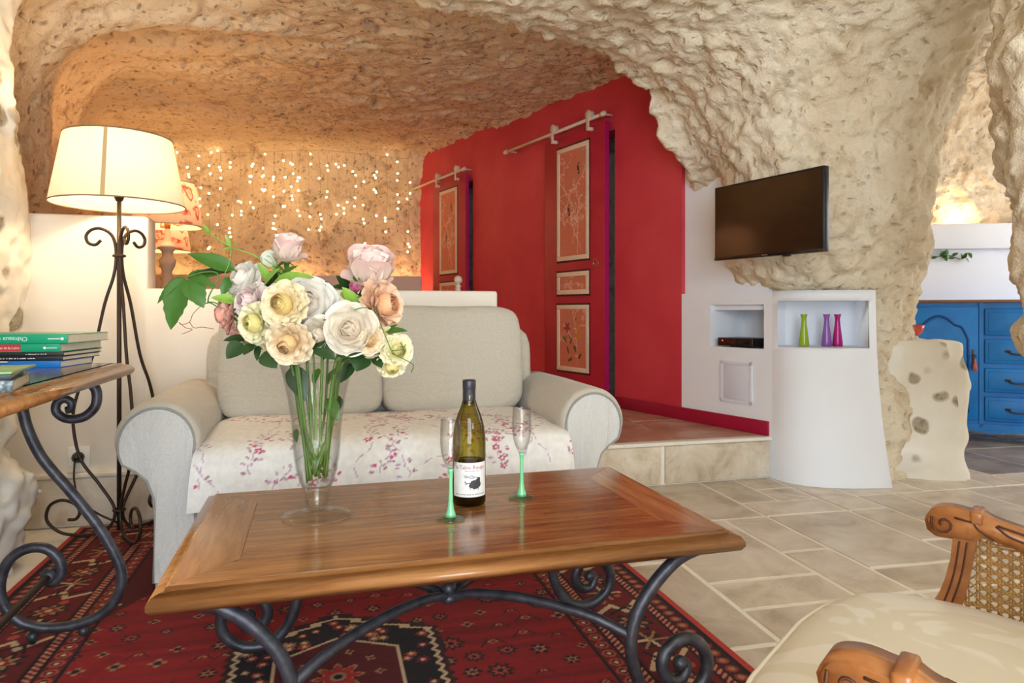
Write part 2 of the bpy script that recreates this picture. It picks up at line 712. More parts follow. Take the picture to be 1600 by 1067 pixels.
V, Fq = surface_nets(void_field, (-5.4, -1.9, -0.12), (5.6, 8.6, 3.3), 0.062)
# keep only the shell that bounds the rooms and whatever can be near them
cen = V[Fq].mean(1)
keep = (cen[:, 2] > -0.08)
Fq = Fq[keep]
V2, N2, F2 = refine(V, Fq, 2)
near = np.exp(-np.clip(V2[:, 1] - 4.6, 0, 9) * 0.5)
rough = 0.016 * np.abs(fbm(V2, 3.4, 2, 41)) + 0.020 * (0.5 - np.abs(fbm(V2, 7.5, 3, 51))) + 0.017 * fbm(V2, 17.0, 3, 61)
alc = (V2[:, 1] > lip_y(V2[:, 0]) + 0.12) & (V2[:, 0] < 1.4)
pits = np.clip(fbm(V2, 9.5, 2, 71) - 0.30, 0, 1)
rough = np.where(alc, rough * 0.55 - 0.045 * pits, rough - 0.03 * pits)
V2 = V2 - N2 * rough[:, None] * (1.0 if np.mean((N2 * (V2 - V2.mean(0))).sum(1)) > 0 else -1.0)
cen = V2[F2].mean(1)
v0, v1, v2_, v3 = (V2[F2[:, i]] for i in range(4))
fn = np.cross(v2_ - v0, v3 - v1)
fn /= np.linalg.norm(fn, axis=1)[:, None] + 1e-9
upness = np.abs(fn[:, 2])
x_, y_, z_ = cen.T
in_alc = (y_ > lip_y(x_) + 0.10) & (x_ < 1.35) & (RED_N[0] * x_ + RED_N[1] * y_ < RED_C + 0.35)
in_alc &= (x_ > -1.4) | (y_ > 2.85)
back = in_alc & (0.99 * y_ - 0.15 * x_ > 7.6) & (z_ < 2.72)
left_alc = in_alc & ~back & (z_ < 1.95) & (x_ < -1.2)
ceil_alc = in_alc & ~back & ~left_alc
room2 = ~in_alc & (y_ > 3.55) & (x_ > 2.45)
left_near = ~in_alc & (x_ < -1.0) & (z_ < 2.25)
pier = ~in_alc & ~room2 & (np.hypot(x_ - 1.98, y_ - 2.06) < 0.66)
pil = ~in_alc & ~room2 & ~pier & (np.hypot(x_ - 1.77, y_ - 3.95) < 1.0) & (z_ < 2.05)
ceil_near = ~(in_alc | room2 | left_near | pier | pil)
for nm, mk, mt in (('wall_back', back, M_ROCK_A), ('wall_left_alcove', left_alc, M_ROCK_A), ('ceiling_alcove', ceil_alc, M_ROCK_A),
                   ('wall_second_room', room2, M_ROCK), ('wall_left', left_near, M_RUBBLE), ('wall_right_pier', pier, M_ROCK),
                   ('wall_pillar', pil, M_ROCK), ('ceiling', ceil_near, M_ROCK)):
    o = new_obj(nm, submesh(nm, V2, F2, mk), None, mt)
    tag(o, kind='structure')

# ------------------------------------------------------------------ front wall behind the camera, with its glazed openings
M_FRAME = simple('painted_window_frame', srgb(225, 225, 220), 0.5)
mb = MB()
for x0, x1, z0, z1 in ((-2.2, -0.95, 0, 3.2), (-0.95, 1.15, 2.4, 3.2), (1.15, 1.6, 0, 3.2), (1.6, 2.8, 0, 0.8), (1.6, 2.8, 2.1, 3.2), (2.8, 3.6, 0, 3.2)):
    mb.box((x0, -1.9, z0), (x1, -1.65, z1))
tag(mb.build('wall_front', M_WARMWHITE), kind='structure')
for i, (x0, x1, z0, z1) in enumerate(((-0.95, 1.15, 0.02, 2.4), (1.6, 2.8, 0.8, 2.1))):
    mb = MB()
    for a, b in ((x0, x0 + .07), ((x0 + x1) / 2 - .05, (x0 + x1) / 2 + .05), (x1 - .07, x1)):
        mb.box((a, -1.72, z0), (b, -1.66, z1))
    mb.box((x0, -1.72, z0), (x1, -1.66, z0 + .07)); mb.box((x0, -1.72, z1 - .07), (x1, -1.66, z1))
    tag(mb.build('window_%d' % (i + 1), M_FRAME), kind='structure')
mb = MB()  # made-up window frame, added round the second-room fill light
for y0, y1, z0, z1 in ((3.2, 3.28, .8, 2.2), (4.52, 4.6, .8, 2.2), (3.2, 4.6, .8, .88), (3.2, 4.6, 2.12, 2.2)):
    mb.box((4.98, y0, z0), (5.06, y1, z1))
tag(mb.build('window_3', M_FRAME), kind='structure')

# ------------------------------------------------------------------ floor and its stone tiles
floor = MB().box((-5.4, -1.9, -0.1), (5.6, 8.6, -0.0028)).build('floor', M_GROUT)
tag(floor, kind='structure')
_tile_cache = {}


def tile_mesh(nx, ny, unit, gap, th, mat, name='tile'):
    key = (nx, ny, unit, gap, th, mat.name)
    if key not in _tile_cache:
        w, l = nx * unit - gap, ny * unit - gap
        b = 0.004
        p = [(0, 0), (w, 0), (w, l), (0, l)]
        q = [(b, b), (w - b, b), (w - b, l - b), (b, l - b)]
        vs_ = [(a, c, 0) for a, c in p] + [(a, c, th - b * .7) for a, c in p] + [(a, c, th) for a, c in q]
        fs = [(8, 9, 10, 11)]
        for i in range(4):
            j = (i + 1) % 4
            fs += [(i, j, 4 + j, 4 + i), (4 + i, 4 + j, 8 + j, 8 + i)]
        _tile_cache[key] = MB().add(vs_, fs).mesh(name, mat)
    return _tile_cache[key]


def lay_tiles(parent, inside, unit, ang, origin, nu, nv, z0, th, gap, matfn, seed):
    rg = random.Random(seed)
    occ = set()
    ca, sa = math.cos(ang), math.sin(ang)
    sizes = [(2, 3), (3, 2), (2, 2), (1, 2), (2, 1), (3, 3), (1, 1)]
    wts = [5, 4, 3, 2, 2, 2, 0.6]
    count = 0
    for j in range(nv):
        for i in range(nu):
            if (i, j) in occ:
                continue
            opts = [(s, w) for s, w in zip(sizes, wts) if i + s[0] <= nu and j + s[1] <= nv and all((i + a, j + b) not in occ for a in range(s[0]) for b in range(s[1]))]
            s = rg.choices([o[0] for o in opts], [o[1] for o in opts])[0]
            for a in range(s[0]):
                for b in range(s[1]):
                    occ.add((i + a, j + b))
            cs = [(i, j), (i + s[0], j), (i, j + s[1]), (i + s[0], j + s[1])]
            ws = [(origin[0] + unit * (a * ca - b * sa), origin[1] + unit * (a * sa + b * ca)) for a, b in cs]
            if not any(inside(*w) for w in ws):
                continue
            mid = (sum(w[0] for w in ws) / 4, sum(w[1] for w in ws) / 4)
            o = new_obj('tile', tile_mesh(s[0], s[1], unit, gap, th, matfn(*mid)), parent)
            o.location = (ws[0][0], ws[0][1], z0 + rg.uniform(-.0012, .0012))
            o.rotation_euler = (0, 0, ang)
            count += 1
    return count


def floor_inside(x, y):
    if y < 1.15 or y > 5.35 or x < -2.1 or x > 4.6:
        return False
    if x > 0.82 * y + 0.35 or x < -0.78 * y - .1:
        return False
    if x < 1.9 and y > w_y(x) + 0.12:
        return False
    if -0.8 < x < 0.5 and 1.3 < y < 2.3 and False:
        return False
    return True


TA = math.radians(12.5)
nt_ = lay_tiles(floor, floor_inside, 0.205, TA, (-1.0, 0.2), 32, 26, -0.012, 0.012, 0.015,
                lambda x, y: M_TILE_DARK if (y > 3.72 and x > 1.9) else M_TILE, 5)

# ------------------------------------------------------------------ raised floor of the alcove, step and riser stones
STEP_Z = 0.222
plat = MB().prism([(-2.3, w_y(-2.3) + .03), (1.50, w_y(1.5) + .03), (1.50, 4.2), (-0.9, 8.3), (-4.8, 8.3), (-4.8, 6.0)], 0.0, STEP_Z - 0.012)
platform = plat.build('floor_alcove', M_GROUT)
tag(platform, kind='structure')


def plat_inside(x, y):
    return y > w_y(x) + 0.06 and RED_N[0] * x + RED_N[1] * y < RED_C + 0.02 and x > -0.35 and y < 6.4


WA = math.atan(W_S)
lay_tiles(platform, plat_inside, 0.205, WA, (W_P[0] - 1.95 * math.cos(WA) - .02 * math.sin(WA) + .012, W_P[1] - 1.95 * math.sin(WA) + .045), 10, 16, STEP_Z - 0.012, 0.012, 0.010, lambda x, y: M_TILE_RED, 9)
# nosing strip and riser stones along the step
ux, uy = math.cos(WA), math.sin(WA)
MW = Matrix.Translation((W_P[0], W_P[1], 0)) @ Matrix.Rotation(WA, 4, 'Z')     # local x along the step, 0 at its right end
for a, b in ((-3.55, -2.62), (-2.60, -1.62), (-1.60, -0.635), (-0.612, 0.0)):
    mbs = MB().rbox((a, 0.0, 0.006), (b, 0.05, STEP_Z - 0.022), 0.006)
    mbs.build('riser_stone', M_RISER, platform, MW)
MB().rbox((-3.6, -0.006, STEP_Z - 0.020), (0.012, 0.055, STEP_Z - 0.001), 0.004).build('nosing', M_GROUT, platform, MW)
MB().box((-3.6, 0.012, 0.0), (0.0, 0.06, STEP_Z - 0.02)).build('mortar', M_GROUT, platform, MW)

# ------------------------------------------------------------------ low white wall on the step
mb = MB()
L_END = (-0.062 - W_P[0]) / ux
L_TALL = (-1.55 - W_P[0]) / ux
mb.rbox((-3.75, 0.03, STEP_Z - .02), (L_TALL, 0.17, 1.297), 0.012)
mb.rbox((L_TALL - .02, 0.03, STEP_Z - .02), (L_END, 0.17, 0.990), 0.012)
lw = mb.build('wall_low', M_WARMWHITE, None, MW)
tag(lw, kind='structure')

# ------------------------------------------------------------------ red wall with its baseboard
RA = math.atan2(0.8586, -0.5127)           # along the wall, away from the camera
MR = Matrix.Translation((0.708, 4.81, 0)) @ Matrix.Rotation(RA, 4, 'Z')   # local x along the wall (away from camera), +y into the room
MB.mirror = True                           # below, x is given towards the camera
S_RED = (1.052 - 0.708) / 0.5127
S_END = (1.387 - 0.708) / 0.5127
S_FAR = -3.9
mb = MB()
D_OFF = -2.148
for a, b, z0 in ((S_FAR, D_OFF - .70, 0), (D_OFF - .70, D_OFF + .026, 2.17), (D_OFF + .026, -.70, 0), (-.70, .026, 2.17), (.026, S_RED, 0)):
    mb.box((a, -0.16, z0 if z0 else STEP_Z - .03), (b, 0.0, 2.95))
red = mb.build('wall_right', M_RED, None, MR)
tag(red, kind='structure')
bb = MB().rbox((0.035, 0.0, STEP_Z), (S_END, 0.014, STEP_Z + 0.078), 0.003).build('baseboard_right', M_RED_TRIM, None, MR)
tag(bb, kind='structure')
# white wall above the niche unit
wv = MB().box((S_RED - .1, -0.22, 0.9), (S_RED + 0.62, -0.03, 2.4)).build('wall_right_white', M_WHITE, None, MR)
tag(wv, kind='structure')
MB.mirror = False

# ------------------------------------------------------------------ second room: white wall with ledge
A2 = math.radians(-8)
M2 = Matrix.Translation((3.2, 5.26, 0)) @ Matrix.Rotation(A2, 4, 'Z')
mb = MB()
mb.box((-1.3, 0.06, 0), (2.2, 0.25, 1.40))
mb.rbox((-1.3, 0.0, 1.37), (2.2, 0.32, 1.565), 0.01)
tag(mb.build('wall_second_room_low', M_WHITE, None, M2), kind='structure')

# ------------------------------------------------------------------ canvases: flat pattern carried as colour attributes
class Canvas:
    def __init__(self, w, h, res, col):
        self.w, self.h, self.res = w, h, res
        self.nx, self.ny = int(round(w / res)) + 1, int(round(h / res)) + 1
        xs = np.linspace(-w / 2, w / 2, self.nx)
        ys = np.linspace(-h / 2, h / 2, self.ny)
        self.X, self.Y = np.meshgrid(xs, ys)
        self.C = np.zeros((self.ny, self.nx, 3), np.float32)
        self.C[:] = col[:3]

    def put(self, mask, col):
        self.C[mask] = col[:3]

    def _win(self, cx, cy, r):
        dx, dy = self.w / (self.nx - 1), self.h / (self.ny - 1)
        i0, i1 = int((cx - r + self.w / 2) / dx), int((cx + r + self.w / 2) / dx) + 2
        j0, j1 = int((cy - r + self.h / 2) / dy), int((cy + r + self.h / 2) / dy) + 2
        return slice(max(j0, 0), max(j1, 0)), slice(max(i0, 0), max(i1, 0))

    def disk(self, cx, cy, r, col, sx=1.0, sy=1.0, ang=0.0):
        s = self._win(cx, cy, r * max(sx, sy))
        x, y = self.X[s] - cx, self.Y[s] - cy
        c, q = math.cos(ang), math.sin(ang)
        x, y = (x * c + y * q) / sx, (-x * q + y * c) / sy
        self.C[s][x * x + y * y < r * r] = col[:3]

    def rosette(self, cx, cy, r, petals, col, depth=0.35, rot=0.0):
        s = self._win(cx, cy, r * 1.05)
        x, y = self.X[s] - cx, self.Y[s] - cy
        a = np.arctan2(y, x) + rot
        rr = r * (1 - depth * (0.5 - 0.5 * np.cos(petals * a)))
        self.C[s][np.hypot(x, y) < rr] = col[:3]

    def line(self, pts, wd, col):
        for (x0, y0), (x1, y1) in zip(pts[:-1], pts[1:]):
            L = math.hypot(x1 - x0, y1 - y0)
            s = self._win((x0 + x1) / 2, (y0 + y1) / 2, L / 2 + wd)
            x, y = self.X[s], self.Y[s]
            t = np.clip(((x - x0) * (x1 - x0) + (y - y0) * (y1 - y0)) / (L * L + 1e-12), 0, 1)
            d = np.hypot(x - x0 - t * (x1 - x0), y - y0 - t * (y1 - y0))
            self.C[s][d < wd / 2] = col[:3]

    def mesh(self, name, mat, fn=None):
        """fn maps (x,y) arrays to an (n,3) array of points"""
        X, Y = self.X.ravel(), self.Y.ravel()
        V = np.stack([X, Y, np.zeros_like(X)], 1) if fn is None else fn(X, Y)
        i, j = np.meshgrid(np.arange(self.nx - 1), np.arange(self.ny - 1))
        a = (j * self.nx + i).ravel()
        Fq = np.stack([a, a + 1, a + self.nx + 1, a + self.nx], 1)
        me = mesh_np(name, V, Fq)
        ca = me.color_attributes.new('Col', 'FLOAT_COLOR', 'POINT')
        buf = np.ones((len(X), 4), np.float32)
        buf[:, :3] = self.C.reshape(-1, 3)
        ca.data.foreach_set('color', buf.ravel())
        me.materials.append(mat)
        return me


def attr_material(name, rough, bump=0.0, bscale=200, sheen=0.0):
    m = NT(name)
    a = m.n('ShaderNodeVertexColor')
    a.layer_name = 'Col'
    v = m.coord()
    f = m.ramp(m.noise(v, 45, 4), [(0.3, (0.86, 0.86, 0.86)), (0.7, (1, 1, 1))])
    m.set(Base_Color=m.mix(1.0, a.outputs[0], f, 'MULTIPLY'), Roughness=rough)
    if bump:
        m.set(Normal=m.bump(m.noise(v, bscale, 3), bump, 0.004))
    if sheen:
        m.set(Sheen_Weight=sheen)
    return m.m


def text_mesh(txt, size, extrude=0.0):
    cu = bpy.data.curves.new('t', 'FONT')
    cu.body = txt
    cu.size = size
    cu.align_x = 'CENTER'
    cu.align_y = 'CENTER'
    cu.extrude = extrude
    cu.resolution_u = 2
    o = bpy.data.objects.new('t', cu)
    COL.objects.link(o)
    dg = bpy.context.evaluated_depsgraph_get()
    me = bpy.data.meshes.new_from_object(o.evaluated_get(dg))
    bpy.data.objects.remove(o)
    return me


M_BLACK = simple('black_plastic', srgb(18, 18, 20), 0.35)
M_DARK = simple('dark_void', srgb(6, 5, 5), 0.9)
M_CREAM = simple('cream_paint', srgb(232, 208, 180), 0.55, var=0.05)
M_IRONWHITE = simple('cream_metal', srgb(226, 206, 184), 0.4)
M_BRASS = simple('aged_brass', srgb(170, 128, 70), 0.35, 0.9)
M_STEEL = simple('brushed_steel', srgb(150, 150, 150), 0.35, 0.9)

# ------------------------------------------------------------------ white built-in unit with two niches
def niche_unit():
    root = empty('niche_unit', (1.6, 3.8, 0))
    inv = Matrix.Translation((-1.6, -3.8, 0))
    front = [(1.052, 4.235), (1.171, 4.033), (1.366, 3.702), (1.392, 3.655), (1.404, 3.610), (1.428, 3.565), (1.463, 3.520), (1.515, 3.478), (1.585, 3.448), (1.655, 3.436), (1.725, 3.432), (1.795, 3.436), (1.836, 3.446)]
    zs = [0.0, 0.10, 0.22, 0.36, 0.52, 0.687, 0.706, 0.93, 0.946, 1.0]
    ni1, ni2 = (1, 2, 0.687, 0.93), (4, 11, 0.706, 0.946)

    def P(k, z):
        x, y = front[k]
        if k >= 10:
            fl = (1 - z) ** 2.2 * 0.085 * (k - 9) / 3
            x += fl
        return (x, y, z)
    mb = MB()
    for k in range(len(front) - 1):
        for j in range(len(zs) - 1):
            hole = any(a <= k < b and z0 - 1e-6 <= zs[j] and zs[j + 1] <= z1 + 1e-6 for a, b, z0, z1 in (ni1, ni2))
            if hole:
                continue
            mb.add([P(k, zs[j]), P(k + 1, zs[j]), P(k + 1, zs[j + 1]), P(k, zs[j + 1])], [(0, 1, 2, 3)], False)
    # top, right flank, left end
    back = [(2.05, 3.86), (1.70, 4.05), (1.34, 4.42)]
    poly = [(x, y, 1.0) for x, y in [front[k] for k in range(len(front))] + back]
    mb.add(poly, [tuple(range(len(poly)))])
    e = len(front) - 1
    for j in range(len(zs) - 1):
        mb.add([P(e, zs[j]), (2.05, 3.86, zs[j]), (2.05, 3.86, zs[j + 1]), P(e, zs[j + 1])], [(0, 1, 2, 3)])
    # niche linings
    n = (0.8586 * 0.28, 0.5127 * 0.28)
    a, b = front[1], front[2]
    ai, bi = (a[0] + n[0], a[1] + n[1]), (b[0] + n[0], b[1] + n[1])
    z0, z1 = 0.687, 0.93
    q = [(*a, z0), (*b, z0), (*bi, z0), (*ai, z0), (*a, z1), (*b, z1), (*bi, z1), (*ai, z1)]
    mb.add(q, [(0, 1, 2, 3), (7, 6, 5, 4), (3, 2, 6, 7), (0, 3, 7, 4), (2, 1, 5, 6)])
    z0, z1 = 0.706, 0.946
    fr = front[4:12]
    k = len(fr)
    bk = [(1.47 + (1.885 - 1.47) * i / (k - 1), 3.80 + (3.742 - 3.80) * i / (k - 1)) for i in range(k)]
    vs_ = [(*p, z0) for p in fr] + [(*p, z0) for p in bk] + [(*p, z1) for p in fr] + [(*p, z1) for p in bk]
    fs = []
    for i in range(k - 1):
        fs += [(i, i + 1, k + i + 1, k + i), (2 * k + i + 1, 2 * k + i, 3 * k + i, 3 * k + i + 1), (k + i, k + i + 1, 3 * k + i + 1, 3 * k + i)]
    fs += [(0, k, 3 * k, 2 * k), (2 * k - 1, k - 1, 3 * k - 1, 4 * k - 1)]
    mb.add(vs_, fs)
    body = mb.build('body', M_WHITE, root, inv)
    weld(body.data)
    # smooth the bend of the curved front
    for f in body.data.polygons:
        c = f.center
        f.use_smooth = abs(f.normal.z) < 0.3 and c.y < 3.66 and c.x > 1.385
    # rough stone back of the left niche
    mb = MB()
    mid = (ai[0] * .45 + bi[0] * .55, ai[1] * .45 + bi[1] * .55)
    w = (n[0] * .06, n[1] * .06)
    mb.add([(mid[0] - w[0], mid[1] - w[1], .689), (bi[0] - w[0], bi[1] - w[1], .689), (bi[0] - w[0], bi[1] - w[1], .928), (mid[0] - w[0], mid[1] - w[1], .928)], [(0, 1, 2, 3)])
    mb.build('stone_back', M_RUBBLE, root, inv)
    # access panel
    s0, s1, za, zb = 0.988, 1.211, 0.375, 0.608
    T = inv @ MR
    MB.mirror = True
    mb = MB()
    for lo, hi in (((s0, 0, za), (s1, .010, za + .016)), ((s0, 0, zb - .016), (s1, .010, zb)), ((s0, 0, za), (s0 + .016, .010, zb)), ((s1 - .016, 0, za), (s1, .010, zb))):
        mb.box(lo, hi)
    fr_ = mb.build('access_panel_frame', simple('panel_white', srgb(232, 232, 238), 0.5), root, T)
    MB().rbox((s0 + .018, 0, za + .018), (s1 - .018, .006, zb - .018), .002).build('access_panel', simple('panel_grey_white', srgb(222, 224, 236), 0.45), root, T)
    MB.mirror = False
    tag(root, 'white plaster built-in unit with two open niches and a rounded front', 'shelf unit')


niche_unit()


def bottle_vase(x, y, col, label):
    m = NT('vase_glass_' + label.split()[0])
    m.set(Base_Color=col, Roughness=0.08, Transmission_Weight=0.35, IOR=1.3, Coat_Weight=0.4)
    prof = [(0.0001, 0.0), (0.024, 0.0), (0.0265, 0.004), (0.0255, 0.02), (0.020, 0.07), (0.0145, 0.115), (0.0125, 0.138), (0.0128, 0.150), (0.0165, 0.163), (0.0175, 0.168), (0.0150, 0.168), (0.0105, 0.150), (0.0100, 0.13)]
    root = empty('glass_vase', (x, y, 0.7065))
    MB().lathe(prof, 24).build('body', m.m, root)
    MB().lathe([(0.0172, .1655), (0.0188, .168), (0.0172, .1705), (0.0150, .168), (0.0172, .1655)], 24).build('lip', m.m, root)
    tag(root, label, 'vase', 'coloured glass vases in the right niche')


bottle_vase(1.550, 3.625, srgb(178, 208, 40), 'lime green glass bottle vase, leftmost of three in the niche')
bottle_vase(1.668, 3.62, srgb(170, 110, 205), 'lilac glass bottle vase, middle of three in the niche')
bottle_vase(1.725, 3.618, srgb(216, 20, 140), 'magenta glass bottle vase, rightmost of three in the niche')

# set-top box in the left niche
T = Matrix.Translation((1.335, 3.925, 0.688)) @ Matrix.Rotation(RA, 4, 'Z')
bx_ = empty('receiver_box', (1.335, 3.925, 0.688), RA)
MB.mirror = True
MB().rbox((-.125, -.10, 0.006), (.125, .08, .052), .004).build('case', M_BLACK, bx_)
MB().rbox((-.115, .0795, 0.012), (.0, .0825, .046), .001).build('front_plate', simple('dark_red_plastic', srgb(52, 10, 12), .25), bx_)
led = NT('red_indicator'); led.set(Base_Color=(1, .05, .03, 1), Emission_Color=(1, .05, .03, 1), Emission_Strength=3.0)
MB().ball((-.085, .083, .036), .0035, 8, 6).build('indicator', led.m, bx_)
MB().rbox((.03, .0795, 0.02), (.11, .082, .036), .001).build('display', simple('display_black', srgb(10, 10, 12), .1), bx_)
for fx in (-.1, .1):
    MB().lathe([(.012, 0), (.012, .006)], 10, Matrix.Translation((fx, -.02, 0)), cap0=True).build('foot', M_BLACK, bx_)
MB.mirror = False
tag(bx_, 'black television receiver box lying in the left niche', 'receiver')

# ------------------------------------------------------------------ television
def television():
    cx, cy = (1.075 + 1.395) / 2, (3.62 + 3.05) / 2
    root = empty('television', (cx, cy, 1.353), math.atan2(-0.872, 0.4896))
    w, h = 0.327, 0.193
    MB().rbox((-w, 0, -h), (w, .035, h), .004).build('case', M_BLACK, root)
    MB().rbox((-w * .7, .033, -h * .75), (w * .7, .062, h * .4), .01).build('rear_housing', M_BLACK, root)
    sc = NT('television_screen'); sc.set(Base_Color=srgb(14, 11, 9), Roughness=0.14, Specular_IOR_Level=0.9)
    MB().box((-w + .010, -.0012, -h + .016), (w - .010, .0005, h - .010)).build('screen', sc.m, root)
    MB().rbox((-w, -.003, -h), (w, .0005, -h + .014), .001).build('lower_bezel', simple('gloss_black', srgb(12, 12, 13), .12), root)
    MB().box((-.018, -.0036, -h + .004), (.018, -.0028, -h + .010)).build('maker_badge', M_STEEL, root)
    MB().rbox((.10, .0, -h - .008), (.14, .02, -h + .001), .002).build('sensor', M_BLACK, root)
    # wall bracket
    MB().rbox((-.06, .060, -.08), (.06, .072, .08), .003).build('mount_plate', M_BLACK, root)
    mb = MB()
    mb.tube([(0, .07, 0), (.09, .13, 0), (.02, .22, 0), (.02, .34, 0)], .014, 8)
    mb.build('bracket_arm', M_BLACK, root)
    MB().rbox((-.03, .32, -.10), (.07, .345, .10), .003).build('wall_plate', M_BLACK, root)
    tag(root, 'black flat television tilted on a bracket on the rock pillar', 'television')


television()

# ------------------------------------------------------------------ sliding doors on the red wall
M_DOOR = NT('raspberry_door_paint')
v = M_DOOR.coord()
M_DOOR.set(Base_Color=M_DOOR.ramp(M_DOOR.noise(v, 3, 4), [(0.3, srgb(170, 24, 50)), (0.7, srgb(190, 36, 58))]), Roughness=0.5)
M_DOOR = M_DOOR.m
M_DOOR_EDGE = simple('magenta_edge_paint', srgb(168, 6, 96), 0.5)
M_LINE = simple('dark_line_paint', srgb(70, 20, 22), 0.6)
M_PANELART = attr_material('painted_panel', 0.6)
SAL, SAL2 = srgb(216, 120, 92), srgb(222, 134, 106)


def painted_panel(w, h, seed, leaves):
    rg = random.Random(seed)
    cv = Canvas(w, h, 0.0034, SAL)
    nz = fbm(np.stack([cv.X, cv.Y, cv.X * 0 + seed], -1), 9, 3, seed)
    cv.C = cv.C * (1 - 0.5 * (nz > .15)[..., None] * .25) + np.array(SAL2[:3]) * (nz > .15)[..., None] * .1
    cv.C = np.where((nz < -.2)[..., None], cv.C * np.array([.95, 1.12, 1.15]), cv.C).astype(np.float32)
    pale, pale2 = srgb(236, 190, 166), srgb(226, 168, 140)
    grn, ora, drk = srgb(92, 92, 48), srgb(214, 140, 44), srgb(84, 44, 34)

    def branch(x, y, a, L, d):
        pts = [(x, y)]
        for i in range(6):
            a += rg.uniform(-.3, .3)
            x += math.cos(a) * L / 6
            y += math.sin(a) * L / 6
            pts.append((x, y))
            if d > 0 and i in (1, 3, 4) and rg.random() < .85:
                branch(x, y, a + rg.choice((-1, 1)) * rg.uniform(.6, 1.1), L * .55, d - 1)
            if rg.random() < .55:
                la = a + rg.choice((-1.2, 1.2))
                c = pale2 if rg.random() < .6 else pale
                if leaves and rg.random() < .4:
                    c = grn
                cv.disk(x + math.cos(la) * .018, y + math.sin(la) * .018, .006, c, 2.4, 1.0, la)
        cv.line(pts, 0.006 if d > 1 else .0045, pale if d > 0 else pale2)
        if rg.random() < .6:
            cv.rosette(x, y, .02, 5, pale2, .5, rg.random())
            cv.disk(x, y, .005, SAL)
    if h > .3:
        branch(.06, -h / 2 + .01, 1.75, h * .95, 2)
        if leaves:
            cv.rosette(-.07, .08, .045, 5, srgb(170, 60, 56), .55, .3)
            cv.disk(.07, .02, .035, ora, 1, .7); cv.disk(.06, .09, .025, ora, 1, .7, .5)
            for x, y, a in ((-.02, -.02, 1.2), (-.06, -.09, 1.9), (.03, -.08, 2.2), (.09, -.13, .8), (-.10, -.01, 2.4), (-.03, -.16, .4)):
                cv.disk(x, y, .014, grn, 2.1, .8, a)
        else:
            branch(-.10, -h * .08, 1.2, .4, 2); branch(.1, -.35, 2.0, .3, 2); branch(.0, -.3, 1.3, .35, 2); branch(-.1, .1, 1.6, .25, 1)
            for x, y in ((.07, h * .30), (-.05, -.06)):
                cv.disk(x, y, .02, drk, .7, 1.9, .25); cv.disk(x + .006, y + .045, .009, drk); cv.disk(x - .004, y - .01, .008, SAL)
    else:
        branch(-.15, -.02, .2, .14, 1); branch(.0, -.02, .4, .13, 1)
    return cv.mesh('painted_panel', M_PANELART)


PANELS = [(-.582, -.183, 1.276, 2.133, 1, False), (-.582, -.183, 1.02, 1.188, 2, False), (-.582, -.183, .443, .941, 3, True)]


